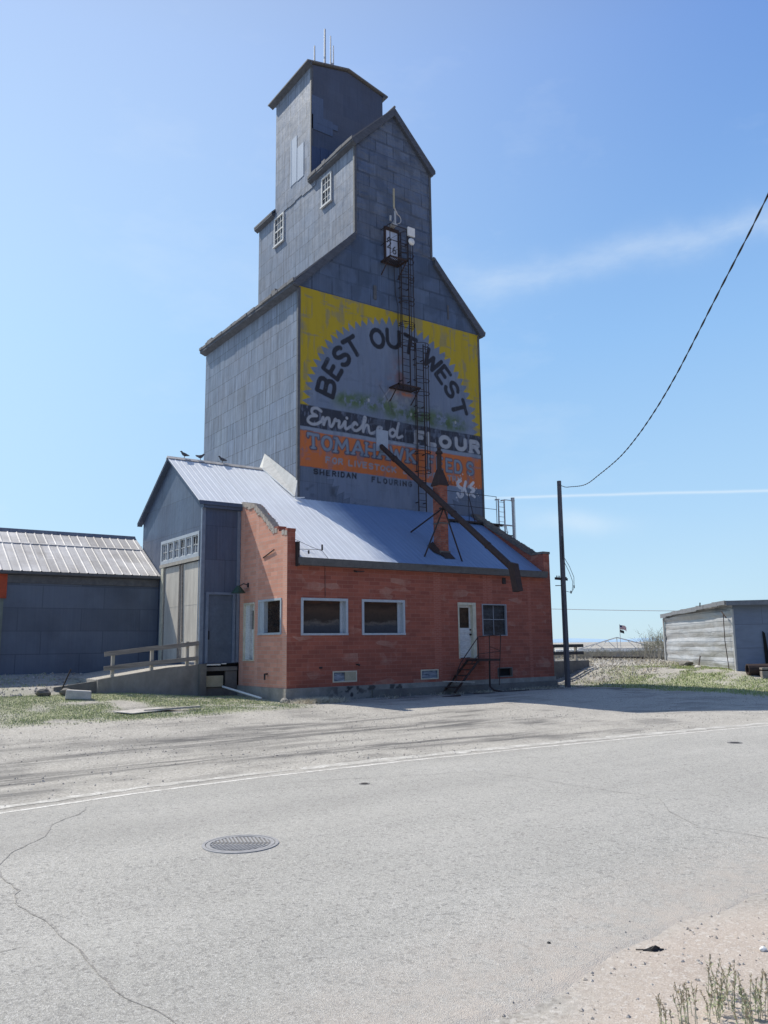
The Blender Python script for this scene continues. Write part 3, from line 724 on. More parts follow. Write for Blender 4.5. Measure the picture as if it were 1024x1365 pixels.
# lapped seam under the cupola, ragged
m = MB()
y = UY1+.1
while y > UY0-.2:
    l = .45+random.random()*.5; z = ZM-.22+random.random()*.08; m.box(MX0-.035, MX0-.002, y-l, y, z-.05-random.random()*.1, z+.15); y -= l+.012
m.build('lap_flashing', M['side'], EL)
# repair sheets
m = MB(); m.box(MX0-.03, MX0-.013, 9.62, 10.22, 24.95, 27.5); m.box(MX0-.034, MX0-.013, 8.92, 9.56, 24.9, 26.75); m.box(MX0-.04, MX0-.013, 10.16,10.24,24.9,27.5); m.build('repair_sheet', M['patch'], EL)
m = MB(); m.box(MX0+.02,6.35,UY0-.03,UY0-.002,27.9,28.95); m.box(MX0+.02,6.9,UY0-.028,UY0-.002,27.1,27.9); m.box(MX0+.3,7.2,UY0-.034,UY0-.002,27.5,27.8); m.box(7.75,8.3,UY0-.03,UY0-.002,26.6,27.2)
m.build('repair_sheet', M['patch2'], EL)
m = MB()
for i in range(5): m.box(MX0+.01+i*.5, MX0+.49+i*.5, UY0-.035, UY0-.002, 24.6, 26.15+(.1*i if i < 2 else .1))
t_ = m.build('repair_sheet', plain('blue_sheet', (.07,.10,.18), .6, .2, .2, 3, stretch=(5,1,.5)), EL)
# corner trims
m = MB()
for (x, y, z0, z1) in ((X0,Y0,7.2,ZE),(X1,Y0,7.2,ZE),(MX0,Y0,ZM0,ZM),(MX1,Y0,ZM0,ZM),(MX0,UY0,ZM+.3,UZ)):
    s_ = 1 if x < 7 else -1
    m.box(x-.03*s_, x+.09*s_, y-.028, y-.002, z0, z1); m.box(x-.029*s_, x-.003*s_, y-.026, y+.09, z0, z1)
m.build('corner_trim', M['trim'], EL)
# roofs
def gable_roof(mb, xe, ze, xp, zp, y0, y1, th=.07, m=0):
    """one slope from eave (xe,ze) to (xp,zp)"""
    mb.extr([(xe,y0,ze),(xp,y0,zp),(xp,y0,zp+th*1.4),(xe,y0,ze+th*1.4)], (0,y1-y0,0), m)
m = MB(); e = .42
EZ, EO, RT = 16.68, .32, 19.76
for s_ in (-1, 1):
    xw = X0 if s_ < 0 else X1; xm = MX0 if s_ < 0 else MX1
    gable_roof(m, xw+s_*EO, EZ, xm, RT, Y0-.16, Y1+.15)
m.build('roof', M['roof_dark'], EL)
m = MB()   # raking fascia on the front and soffit on the sides
for s_ in (-1, 1):
    xw = X0 if s_ < 0 else X1; xm = MX0 if s_ < 0 else MX1; xe = xw+s_*(EO-.02)
    m.extr([(xe,Y0-.17,EZ-.02),(xm-s_*-.05,Y0-.17,RT+.08),(xm-s_*-.05,Y0-.17,RT-.30),(xw+s_*.02,Y0-.17,ZE-.02),(xe,Y0-.17,EZ-.10)], (0,.165,0))
    m.extr([(xe,Y0-.02,EZ-.12),(xw+s_*.005,Y0-.02,ZE-.10),(xw+s_*.005,Y0-.02,ZE+.16),(xe,Y0-.02,EZ+.03)], (0,Y1-Y0+.12,0))
m.build('eave_fascia', M['soffit'], EL)
m = MB(); MZ, MO = 24.24, .22
for s_ in (-1, 1):
    xw = MX0 if s_ < 0 else MX1; xe = xw+s_*MO
    for (a, b) in ((Y0-.16, UY0-.002), (UY1+.015, MY1+.2)):
        gable_roof(m, xe, MZ, 7.85, ZMP+.08, a, b)
m.tube([(7.85,Y0-.18,ZMP+.2),(7.85,UY0-.02,ZMP+.2)], .055, 8)
m.build('roof', M['roof_dark'], EL)
m = MB()
for s_ in (-1, 1):
    xw = MX0 if s_ < 0 else MX1; xe = xw+s_*(MO-.01)
    m.extr([(xe,Y0-.175,MZ+.02),(7.85,Y0-.175,ZMP+.13),(7.85,Y0-.175,ZMP-.24),(xw+s_*.01,Y0-.175,ZM-.14),(xe,Y0-.175,MZ-.08)], (0,.17,0))
    for (a, b) in ((Y0-.005, UY0-.003), (UY1+.016, MY1+.18)):
        m.extr([(xe,a,MZ-.10),(xw+s_*.005,a,ZM-.12),(xw+s_*.005,a,ZM+.16),(xe,a,MZ+.04)], (0,b-a,0))
m.build('eave_fascia', M['soffit'], EL)
m = MB(); r2 = random.Random(12)   # ragged shingle edges along the eaves
for (xe_, ze_, ya, yb) in ((X0-EO, EZ, Y0-.15, Y1+.1), (X1+EO, EZ, Y0-.15, Y1+.1), (MX0-MO, MZ, Y0-.15, UY0-.05)):
    y = ya
    while y < yb:
        l = .18+.5*r2.random(); o = .045*r2.random(); h = .02+.05*r2.random(); sg2 = -1 if xe_ < 7 else 1
        m.box(min(xe_+sg2*o, xe_-sg2*.12), max(xe_+sg2*o, xe_-sg2*.12), y, min(y+l, yb), ze_+.01, ze_+.10+h+.10*(r2.random() < .08)); y += l
m.build('shingle_edge', M['roof_dark'], EL)
m = MB(); up = (UZP-UZ)/(7.85-MX0)
for s_ in (-1, 1):
    xw = MX0 if s_ < 0 else MX1; xe = xw+s_*.30
    gable_roof(m, xe, UZ-.3*up+.10, 7.85, UZP+.1, UY0-.12, UY1+.45, .05)
m.build('roof', M['roof_dark'], EL)
m = MB()
m.extr([(MX0-.29,UY0-.10,UZ+.02),(MX0-.014,UY0-.10,UZ-.12),(MX0-.014,UY0-.10,UZ+.1),(MX0-.29,UY0-.10,UZ+.06)], (0,UY1-UY0+.5,0))
m.extr([(MX1+.28,UY0-.10,UZ+.02),(MX1+.014,UY0-.10,UZ-.08),(MX1+.014,UY0-.10,UZ+.1),(MX1+.28,UY0-.10,UZ+.06)], (0,UY1-UY0+.5,0))
m.build('eave_fascia', M['soffit'], EL)
# left flank windows
def flank_window(y0, y1, z0, z1, broken):
    m = MB(); x = MX0
    for (a, b, c, d) in ((y0,y1,z1-.07,z1),(y0,y1,z0,z0+.07),(y0,y0+.08,z0+.07,z1-.07),(y1-.08,y1,z0+.07,z1-.07)): m.box(x-.07, x+.0, a, b, c, d)
    m.box(x-.11, x-.02, y0-.05, y1+.05, z0-.06, z0)
    w = m.build('window', M['white_wood'], EL)
    m = MB(); zm = (z0+z1)/2
    m.box(x-.045, x-.012, y0+.1, y1-.1, zm-.035, zm+.035)
    for k in (1, 2): yy = y0+.1+(y1-y0-.2)*k/3; m.box(x-.04, x-.014, yy-.015, yy+.015, z0+.09, z1-.09)
    for zz in ((z0+zm)/2, (zm+z1)/2): m.box(x-.038, x-.015, y0+.1, y1-.1, zz-.013, zz+.013)
    m.build('sash', M['white_wood'], w)
    m = MB(); m.box(x-.014, x-.004, y0+.1, y1-.1, z0+.09, z1-.09); m.build('pane', M['glass_dark'] if broken else M['glass_dark'], w)
    m = MB(); nl = [(y0+.16, z0+.15, .22, .35), (y0+.5, zm+.1, .22, .3)]
    for (yy, zz, a, b) in nl: m.box(x-.018, x-.0145, yy, yy+a, zz, zz+b)
    m.build('pane', M['glass_sky'], w)
flank_window(6.28, 7.16, 22.32, 23.78, 0)
flank_window(10.92, 11.95, 22.35, 23.9, 1)
# sign sheet
def canvas_mesh(cv, name, mat, y, parent):
    nx, nz = len(cv.xs), len(cv.zs); off = parent_loc(parent)
    v = np.stack([cv.X-off.x, np.full_like(cv.X, y-off.y), cv.Z-off.z], -1).reshape(-1, 3)
    i = np.arange(nx*nz).reshape(nz, nx); f = np.stack([i[:-1,:-1], i[:-1,1:], i[1:,1:], i[1:,:-1]], -1).reshape(-1, 4)
    me = bpy.data.meshes.new(name); me.from_pydata(v.tolist(), [], f.tolist()); me.materials.append(mat)
    a = me.color_attributes.new('paint', 'FLOAT_COLOR', 'POINT'); a.data.foreach_set('color', cv.c.reshape(-1, 4).astype(np.float32).ravel())
    o = bpy.data.objects.new(name, me); C.objects.link(o); o.parent = parent; return o
sg = canvas_mesh(cv, 'painted_sign', M['sign'], Y0-.012, EL)
sg['label'] = 'faded sunburst sign reading BEST OUT WEST Enriched FLOUR TOMAHAWK FEEDS'
m = MB(); m.box(6.68, 7.30, Y0-.045, Y0-.014, 10.04, 11.0); m.build('repair_sheet', plain('light_sheet', (.36,.42,.5), .55, .3, .12, 3), EL)
m = MB(); m.box(6.62,6.78,Y0-.04,Y0-.003,16.95,17.6); m.box(10.9,10.98,Y0-.03,Y0-.003,17.0,17.7); m.build('vent_slot', M['trim'], EL)
# base flashing where the sign wall meets the annex roof
m = MB(); m.extr([(X0+.02,Y0-.05,7.56),(X0+.02,Y0-.30,7.38),(X0+.02,Y0-.30,7.30),(X0+.02,Y0-.0,7.45)], (X1-X0-.04,0,0)); m.build('base_flashing', M['trim'], EL)

# ladders with safety cages
def ladder(name, x, y, z0, z1, w, cage=None, hoops=None):
    m = MB()
    for s_ in (-1, 1): m.box(x+s_*w/2-.018, x+s_*w/2+.018, y-.02, y+.02, z0, z1)
    z = z0+.2
    while z < z1-.05: m.tube([(x-w/2,y,z),(x+w/2,y,z)], .013, 5); z += .3
    for k in range(int((z1-z0)/2.2)+1):
        z = z0+.4+k*2.2
        if z < z1:
            for s_ in (-1, 1): m.box(x+s_*w/2-.015, x+s_*w/2+.015, y, Y0-.03, z-.02, z+.02)
    o = m.build('ladder', M['dark_steel'], EL)
    if cage:
        m = MB(); r = cage
        for hz_ in hoops: m.ring((x,y-.02,hz_), r, .015, 'z', PI, 2*PI, 12, 5); 
        for hz_ in hoops:
            for s_ in (-1, 1): m.bar((x+s_*w/2, y, hz_), (x+s_*r, y-.02, hz_), .03)
        for a in (PI*1.08, PI*1.5, PI*1.92):
            m.box(x+r*math.cos(a)-.014, x+r*math.cos(a)+.014, y-.02+r*math.sin(a)-.01, y-.02+r*math.sin(a)+.01, hoops[0], hoops[-1])
        m.build('ladder_cage', M['dark_steel'], o)
ladder('ladder', 8.22, 4.12, 13.0, 20.4, .42, .40, [14.9,15.05,15.9,16.0,17.0,17.2,18.1,18.25,19.0,19.3,20.3])
ladder('ladder', 8.98, 4.12, 7.55, 15.3, .42, .40, [9.3,10.2,11.8,11.95,12.9,13.5,14.2,14.9,15.2])
def platform(x0, x1, y0, y1, z, rail, gaps):
    m = MB(); y = y0
    for (a, b, c, d) in ((x0,x1,y0,y0+.05),(x0,x1,y1-.05,y1),(x0,x0+.05,y0,y1),(x1-.05,x1,y0,y1)): m.box(a, b, c, d, z-.06, z)
    n = int((x1-x0)/.09)
    for i in range(n): xx = x0+.07+i*.09; m.box(xx, xx+.025, y0+.05, y1-.05, z-.03, z-.005)
    for x in (x0+.03, x1-.03): m.bar((x, y0+.05, z-.05), (x, Y0-.03, z-.65), .035)
    p = m.build('platform', M['rust'], EL)
    if rail:
        m = MB()
        for x in (x0+.02, x1-.02): m.tube([(x,y0+.02,z),(x,y0+.02,z+rail)], .02, 6)
        for zz in (z+rail, z+rail*.5):
            m.tube([(x0+.02,Y0-.05,zz),(x0+.02,y0+.02,zz),(x1-.02,y0+.02,zz)], .018, 6)
        m.bar((x0+.02,y0+.02,z+.1), (x1-.02,y0+.02,z+rail*.5), .015); m.bar((x0+.02,y0+.02,z+rail*.5), (x1-.02,y0+.02,z+rail), .015)
        m.build('platform_railing', M['dark_steel'], p)
    return p
platform(7.40, 8.62, 3.62, Y0-.03, 13.02, 0, 0)
platform(7.02, 8.00, 3.60, Y0-.03, 18.85, 1.5, 0)
# white hatch with black scrawled marks behind the upper platform
hc = Canvas(7.32, 7.98, 18.95, 20.45, .02); hc.rect(7, 8.2, 18.9, 20.5, (.50,.56,.68))
hc.stroke(glyph('2', 7.40, 19.62, .20, .34), .055, (.02,.02,.03)); hc.stroke(glyph('6', 7.70, 19.40, .18, .34), .055, (.02,.02,.03))
hc.stroke([cat([(7.40,20.0),(7.50,20.12),(7.60,20.02)])], .07, (.02,.02,.03)); hc.paint((hc.Z < 19.08+.1*fbm(hc.X, hc.Z, .1, 2)), (.03,.03,.04)); hc.c[..., 3] = 1
canvas_mesh(hc, 'hatch_panel', M['sign'], Y0-.05, EL)
m = MB()
for (a, b, c, d) in ((7.24,8.06,20.45,20.62),(7.24,7.32,18.9,20.45),(7.98,8.06,18.9,20.45)): m.box(a, b, Y0-.075, Y0-.002, c, d)
m.build('hatch_frame', M['rust'], EL)
# thin cable falling from the platform
m = MB(); m.tube([(7.75,Y0-.06,18.8),(7.8,Y0-.06,17.5),(7.95,Y0-.05,16.9),(7.92,Y0-.06,15.2),(7.97,Y0-.05,13.1)], .014, 5); m.build('cable', M['dark_steel'], EL)

# grain spout reaching out over the lot, with its legs standing on the annex roof
SP0 = Vector((6.94, Y0-.02, 10.27)); SP1 = Vector((7.28, -3.02, 4.40))
m = MB(); m.tube([SP0, SP0.lerp(SP1, .45), SP0.lerp(SP1, 1)], [.11,.12,.125], 12); 
for k in (.12,.36,.6,.84): p = SP0.lerp(SP1, k); q = SP0.lerp(SP1, k+.008); m.tube([p, q], .14, 12)
sp = m.build('grain_spout', M['rust'], EL, False)
m = MB(); e0 = SP1+Vector((0,.12,.12)); m.extr([e0+Vector((-.13,0,.10)), e0+Vector((-.13,-.30,.02)), SP1+Vector((-.13,-.36,-.82)), SP1+Vector((-.13,-.10,-.85)), SP1+Vector((-.13,.03,-.15))], (.26,0,0)); m.build('spout_boot', M['rust'], sp)
AP = SP0.lerp(SP1, .53)
m = MB()
for ft in ((6.96,2.46,6.26),(6.2,.61,5.0),(8.02,.46,4.92)): m.tube([AP+Vector((0,0,-.12)), ft], .03, 6); 
m.box(AP.x-.2, AP.x+.2, AP.y-.05, AP.y+.05, AP.z-.2, AP.z-.14)
m.build('spout_leg', M['dark_steel'], sp)

# rooftop catwalk on the right with guard rail, pipes
CW = thing('rooftop_catwalk', 'dark steel catwalk with thin guard rails at the right foot of the sign wall', 'catwalk', (11.6, 3.7, 7.2))
m = MB(); m.box(9.9,13.30,3.55,4.25,7.16,7.24)
for x in (10.0,11.0,12.0,12.9): m.box(x,x+.05,3.55,4.25,7.0,7.16); m.box(x,x+.05,3.55,3.6,6.62 if x < 12.2 else 6.9,7.0)
m.build('walkway', M['dark_steel'], CW)
m = MB()
for zz in (7.90,8.50): m.tube([(9.92,3.58,zz),(12.9,3.58,zz)], .013, 5)
for x in (9.92,11.2,12.9): m.tube([(x,3.58,7.2),(x,3.58,8.52)], .016, 5)
m.bar((11.2,3.58,8.4),(11.55,3.58,7.2), .025)
m.build('guard_rail', M['dark_steel'], CW)
m = MB()
for x in (13.05, 13.42):
    m.tube([(x,3.6,6.7),(x,3.6,8.42)], .035, 8); m.bar((x-.2,3.6,8.36),(x+.05,3.6,8.40), .06)
for k in range(7): m.tube([(13.05,3.6,6.9+k*.23),(13.42,3.6,6.9+k*.23)], .012, 5)
m.build('ladder', M['pipe_grey'], CW)
m = MB(); m.tube([(13.98,3.6,6.2),(13.98,3.6,8.46)], .065, 10); m.tube([(13.98,3.6,8.40),(13.98,3.6,8.56)], .09, 10)
m.tube([(13.42,3.6,8.42),(13.98,3.6,8.42)], .02, 6); m.tube([(13.3,3.6,7.22),(14.05,3.6,7.22)], .035, 6); m.tube([(14.1,3.6,6.4),(14.1,3.6,8.45)], .01, 5)
m.tube([(13.5,3.6,7.2),(13.62,3.6,6.5)], .02, 5); m.tube([(13.42,3.6,6.9),(13.62,3.6,6.9)], .015, 5)
m.build('vent_pipe', M['pipe_grey'], CW)
# bracket arms to the building wall so the pipes stand on something
m = MB()
for zz in (6.35, 6.75): m.bar((12.45,3.9,zz),(14.0,3.62,zz), .06)
m.bar((12.45,3.9,5.4),(13.9,3.62,6.3), .06); m.build('bracket', M['dark_steel'], CW)

# antennas
def antenna(label, x, y, z0, z1, style):
    a = thing('antenna', label, 'antenna', (x, y, z0), 'slim radio antennas on the cupola roof')
    m = MB(); m.tube([(x,y,z0),(x,y,z0+.5)], .05, 8); m.box(x-.12,x+.12,y-.1,y+.1,z0-.05,z0+.06); m.build('mount', M['pipe_grey'], a)
    m = MB()
    if style == 'single': m.tube([(x,y,z0+.4),(x,y,z1)], [.05,.035], 6); m.tube([(x+.12,y,z0+.2),(x+.05,y,z0+.55)], .04, 6)
    if style == 'tall':
        m.tube([(x,y,z0+.4),(x,y,z1)], [.06,.045], 6)
        m.tube([(x,y,z0+1.35),(x,y,z0+1.45)], .06, 8)
        for zz, r in ((.25,.2),(.5,.14),(.72,.18)):
            for q in range(3): an = q*2.1+zz*3; m.bar((x,y,z0+zz),(x+r*math.cos(an),y+r*math.sin(an),z0+zz+.08), .07)
    if style == 'double':
        m.tube([(x-.04,y,z0+.3),(x-.04,y,z1)], [.045,.03], 6); m.tube([(x+.13,y,z0+.5),(x+.13,y,z1-.5)], [.04,.025], 6)
        for zz in (.3,.65,.95): m.bar((x-.04,y,z0+zz),(x+.13,y,z0+zz+.02), .05)
        m.tube([(x+.05,y,z0+.9),(x+.05,y,z0+1.15)], .1, 8); m.tube([(x+.13,y,z0+.1),(x+.24,y,z0+.5),(x+.2,y,z0+.9)], .03, 6)
    m.build('mast', M['pipe_grey'], a)
def uroof(x): return UZP+.16-up*abs(x-7.85)
antenna('short single whip antenna, leftmost on the cupola roof', 6.61, 9.5, uroof(6.61), 32.96, 'single')
antenna('tallest whip antenna with stubby side fittings at its foot', 7.24, 9.5, uroof(7.24), 34.25, 'tall')
antenna('twin-rod antenna on a ladder-like mount, rightmost on the cupola roof', 7.64, 9.5, uroof(7.64), 34.0, 'double')
a = thing('antenna', 'cream tube antenna with grey brackets above the caged ladder platform', 'antenna', (7.6, 4.0, 20.62))
m = MB(); m.tube([(7.53,3.95,21.4),(7.53,3.95,22.35)], .045, 8); m.build('mast', M['beige'], a)
m = MB(); m.tube([(7.53,3.95,21.45),(7.74,3.97,21.15)], .035, 6); m.tube([(7.62,4.0,20.55),(7.62,4.0,21.3)], .05, 8); m.box(7.5,7.75,4.0,4.34,20.62,20.72)
m.ring((7.72,3.98,20.95), .22, .022, 'y', -1.4, 1.4, 10, 5); m.tube([(7.36,4.0,20.75),(7.36,4.0,21.0)], .05, 6); m.tube([(7.45,4.1,20.6),(7.7,4.1,21.0)], .02, 5)
m.build('mount', M['pipe_grey'], a)
m = MB(); m.box(7.98,8.36,3.50,3.58,20.02,20.44); o = m.build('panel_antenna', M['white'], None); tag(o, 'square white panel antenna on the ladder platform rail', 'antenna')
m = MB()
for i in range(6):
    r0 = .17*math.sin(i/5*PI/2); r1 = .17*math.sin(min(1,(i+1)/5)*PI/2)
m.tube([(8.12,3.42,19.72),(8.12,3.47,19.72),(8.12,3.53,19.72)], [.15,.17,.08], 20); o = m.build('dish_antenna', M['white'], None, True)
tag(o, 'small round white dish antenna just under the square panel antenna', 'antenna')
m = MB(); m.tube([(8.12,3.53,19.72),(8.12,3.62,19.72),(8.02,3.62,19.72)], .02, 6); ob = m.build('mount', M['dark_steel'], None); ob.parent = o

# ------------------------------------------------------------------ BRICK ANNEX
BR = thing('brick_building', 'low red clay block feed office with metal lean-to roof at the foot of the elevator', 'building', (6.2, 0, 0))
W = 12.41; SL = .6717; YB = 3.54
def zr(y): return 4.60+SL*y            # underside of the roof sheet
def wall_holes(m, u0, u1, v0, v1, holes, pos, depth, mi=0):
    us = sorted({u0, u1, *[h[0] for h in holes], *[h[1] for h in holes]}); vs = sorted({v0, v1, *[h[2] for h in holes], *[h[3] for h in holes]})
    for i in range(len(us)-1):
        for j in range(len(vs)-1):
            cu = (us[i]+us[i+1])/2; cv_ = (vs[j]+vs[j+1])/2
            if any(h[0] < cu < h[1] and h[2] < cv_ < h[3] for h in holes): continue
            m.quad(pos(us[i],vs[j],0), pos(us[i+1],vs[j],0), pos(us[i+1],vs[j+1],0), pos(us[i],vs[j+1],0), mi)
    for (a, b, c, d) in [h[:4] for h in holes]:
        for (p, q) in (((a,c),(b,c)),((b,c),(b,d)),((b,d),(a,d)),((a,d),(a,c))):
            m.quad(pos(*p,0), pos(*q,0), pos(*q,depth), pos(*p,depth), mi)
W1h = (.52,2.36,2.135,3.37); W2h = (2.94,4.80,2.135,3.37); Dh = (7.31,8.20,1.25,3.345); W3h = (8.53,9.82,2.09,3.31)
V1 = (1.75,2.72,.57,.94); V2 = (5.48,6.30,.54,.89); V3 = (9.25,10.05,.50,.87)
fp = lambda u, v, d: (u, d, v)
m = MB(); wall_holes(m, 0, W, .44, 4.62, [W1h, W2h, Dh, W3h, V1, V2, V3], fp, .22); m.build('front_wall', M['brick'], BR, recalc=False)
sp_ = lambda u, v, d: (d, u, v)
SW = (.35,2.02,2.17,3.375); SD = (2.31,3.16,1.34,3.32)
m = MB(); wall_holes(m, 0, YB, .44, 5.0, [SW, SD], sp_, .22)
m.poly([(0,0,5.0),(0,YB,5.0),(0,YB,7.02),(0,2.42,6.80),(0,1.36,6.06),(0,.91,5.72),(0,.62,5.72),(0,.60,5.62),(0,.30,5.60),(0,0,5.56)])
for f_i in range(len(m.f)): m.f[f_i] = tuple(reversed(m.f[f_i]))
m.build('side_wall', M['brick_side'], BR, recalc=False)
# parapet thickness (left), with broken stepped top
m = MB()
prof = [(0,5.56),(.30,5.60),(.60,5.62),(.62,5.72),(.91,5.72),(1.36,6.06),(2.42,6.80),(YB,7.02)]
for (a, b) in zip(prof[:-1], prof[1:]): m.quad((0,a[0],a[1]),(0.30,a[0],a[1]),(.30,b[0],b[1]),(0,b[0],b[1]))
m.poly([(.30,0,4.4)]+[(.30,y,z) for y, z in prof]+[(.30,YB,4.4)]); m.quad((0,0,4.62),(.30,0,4.62),(.30,0,5.56),(0,0,5.56))
m.build('parapet', M['brick'], BR)
# crumbling mortar cap: irregular lumps along the slope
m = MB(); r2 = random.Random(3)
for i in range(70):
    s_ = i/69; y = .95+s_*2.55; zt = np.interp(y, [p[0] for p in prof], [p[1] for p in prof])
    l = .04+.04*r2.random(); h = .04+.10*r2.random()*(1 if y < 3.2 else .6)
    m.box(-.012-.02*r2.random(), .12+.16*r2.random(), y-l, y+l, zt-h-.08*r2.random(), zt+.015+.03*r2.random())
for (y, z) in ((.02,5.56),(.22,5.6),(.72,5.72)): m.box(-.015,.2,y,y+.16,z-.13,z+.03)
m.build('coping', M['mortar'], BR)
m = MB(); m.box(-.01,.31,-.012,.14,5.561,5.66); m.box(-.012,.3,.62,.9,5.721,5.80); m.build('coping_brick', M['brick'], BR)
# right parapet
m = MB()
pr = [(0,5.45),(.65,5.50),(1.36,5.90),(3.19,6.98),(4.36,7.72)]
for (a, b) in zip(pr[:-1], pr[1:]): m.quad((12.06,a[0],a[1]),(W,a[0],a[1]),(W,b[0],b[1]),(12.06,b[0],b[1]))
m.poly([(12.06,0,4.4)]+[(12.06,y,z) for y, z in pr]+[(12.06,4.36,4.4)]); m.quad((12.06,0,4.62),(W,0,4.62),(W,0,5.45),(12.06,0,5.45))
m.poly([(W,0,-.4)]+[(W,y,z) for y, z in pr]+[(W,9.0,7.72),(W,9.0,-.4)]); m.quad((W,9,-.4),(2.83,9,-.4),(2.83,9,7.7),(W,9,7.7))
m.build('parapet', M['brick'], BR)
m = MB()
for i in range(60):
    s_ = i/59; y = .62+s_*3.7; zt = np.interp(y, [p[0] for p in pr], [p[1] for p in pr]); l = .05+.04*r2.random()
    m.box(12.03-.02*r2.random(), W+.03, y-l, y+l, zt-.06, zt+.03+.03*r2.random())
m.box(12.03,W+.03,-.02,.68,5.45,5.55); m.build('coping', M['concrete_dark'], BR)
# foundation
m = MB(); m.box(-.0,W+.03,-.05,.12,-.6,.44); m.box(-.05,.12,.12,YB,-.6,.44); m.box(-.052,-.0,-.052,.12,-.6,.438)
m.build('foundation', M['concrete'], BR)
m = MB(); r2 = random.Random(9)
tc = Canvas(1.2, 4.6, .0, .43, .03); cn = fbm(tc.X, tc.Z, .13, 4, 4)
tc.paint(nsm(.46,.56,cn)*np.exp(-((tc.X-2.4)/.75)**2), (.02,.02,.025), .95); tc.paint(nsm(.54,.6,fbm(tc.X,tc.Z,.3,7))*nsm(2.6,3.2,tc.X)*nsm(.24,.3,tc.Z), (.03,.028,.03), .8)
tm = NT('tar_splash'); at = tm.n.new('ShaderNodeAttribute'); at.attribute_name = 'paint'
tm.out(tm.mix(at.outputs['Alpha'], tm.mix(tm.rng(tm.noise(tm.obj(), 2.2, 6, .65), .3, .7), (.27,.255,.235), (.19,.18,.165)), at.outputs['Color']), .85)
canvas_mesh(tc, 'tar_stain', tm.mat, -.054, BR)
# dark ledge and rubble line at the right end
m = MB(); m.box(3.3,W+.05,-.12,-.056,-.5,.27); m.box(6.4,W+.06,-.20,-.12,-.5,.10); m.build('foundation_ledge', M['concrete_dark'], BR)

# roof of the annex: ribbed sheets, one plane from the eave to the ridge of the metal shed
def ribbed(m, x0, x1, yA, yB, zf, pitch=.235, rib=.012, wr=.05, th=.02):
    """sheet between yA..yB (yA/yB may be functions of x); ribs run up the slope"""
    xs_ = []; x = x0
    while x < x1-1e-6:
        for (dx, h) in ((0,0),(wr*.5,rib),(wr*1.1,rib),(wr*1.6,0),(pitch*.55,.002),(pitch*.99,0)):
            if x+dx <= x1: xs_.append((x+dx, h))
        x += pitch
    xs_.append((x1, 0))
    fa = yA if callable(yA) else (lambda q: yA); fb = yB if callable(yB) else (lambda q: yB)
    for (p, q) in zip(xs_[:-1], xs_[1:]):
        a0, a1, b0, b1 = fa(p[0]+1e-4), fa(q[0]-1e-4), fb(p[0]+1e-4), fb(q[0]-1e-4)
        m.quad((p[0],a0,zf(a0)+p[1]),(q[0],a1,zf(a1)+q[1]),(q[0],b1,zf(b1)+q[1]),(p[0],b0,zf(b0)+p[1]))
YR = 6.67; ZR = zr(YR)+.07
zt = lambda y: zr(y)+.07
m = MB()
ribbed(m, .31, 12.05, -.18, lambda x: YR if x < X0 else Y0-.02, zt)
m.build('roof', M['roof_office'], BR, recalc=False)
m = MB(); m.quad((.31,-.18,zr(-.18)+.05),(12.05,-.18,zr(-.18)+.05),(12.05,Y0-.03,zr(Y0)+.04),(.31,Y0-.03,zr(Y0)+.04)); m.build('roof_underside', M['soffit'], BR)
m = MB(); m.extr([(.31,-.19,4.44),(.31,-.01,4.44),(.31,-.01,4.62),(.31,-.25,4.69)], (11.74,0,0)); m.whole = True; m.box(5.6,9.2,-.275,-.255,4.64,4.69); g_ = m.build('gutter', M['trim'], BR)
m = MB(); m.box(.305,.36,-.2,.06,4.4,5.2); m.box(.31,.36,-.1,.2,5.1,5.22); m.build('downpipe_stub', M['dark_steel'], BR)
# white skirt flashing against the elevator's left wall
m = MB()
m.quad((2.68,Y0-.05,zt(Y0)+.03),(2.42,YR-.02,zt(YR)+.03),(X0-.02,YR+.55,10.0),(X0-.02,Y0-.03,8.36))
m.poly([(2.42,YR-.02,zt(YR)+.03),(2.42,YR+.75,zt(YR)-.45),(X0-.02,YR+.55,10.0)])
m.poly([(2.68,Y0-.05,zt(Y0)+.03),(X0-.02,Y0-.03,8.36),(X0-.02,Y0-.03,7.4)])
m.build('skirt_flashing', plain('whitewashed_sheet', (.66,.65,.62), .8, 0, .12, 2.5, stretch=(1,2,2), col2=(.5,.49,.46)), BR)
m = MB(); m.bar((2.66,Y0-.06,zt(Y0)+.05),(2.40,YR,zt(YR)+.05), .035, .05); m.bar((2.55,Y0-.25,zt(Y0)-.05),(2.95,Y0-.33,zt(Y0)-.02), .12, .04); m.build('flashing_edge', M['white'], BR)
# windows
def front_window(h, glass, frame, name='window', mull=0, fw=.085, dep=.2, label=None):
    x0, x1, z0, z1 = h
    m = MB()
    m.box(x0,x1,-.03,dep,z1-fw,z1); m.box(x0,x1,-.05,dep,z0,z0+fw*.8); m.box(x0,x0+fw,-.03,dep,z0+fw*.8,z1-fw); m.box(x1-fw,x1,-.03,dep,z0+fw*.8,z1-fw)
    w = m.build(name, frame, BR)
    if label: w['label'] = label
    m = MB(); m.box(x0+fw,x1-fw,dep-.06,dep-.045,z0+fw*.8,z1-fw); m.build('pane', glass, w)
    if mull:
        m = MB(); xm = (x0+x1)/2; zm = (z0+z1)/2+.02
        m.box(xm-.011,xm+.011,dep-.075,dep-.061,z0+fw*.8,z1-fw); m.box(x0+fw,x1-fw,dep-.073,dep-.062,zm-.011,zm+.011); m.build('glazing_bar', frame, w)
    return w
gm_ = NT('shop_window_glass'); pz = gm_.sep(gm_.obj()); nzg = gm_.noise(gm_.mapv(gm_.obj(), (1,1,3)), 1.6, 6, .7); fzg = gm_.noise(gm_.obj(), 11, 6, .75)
zz_ = gm_.math('ADD', pz[2], gm_.math('MULTIPLY', gm_.math('SUBTRACT', nzg, .5), .5))
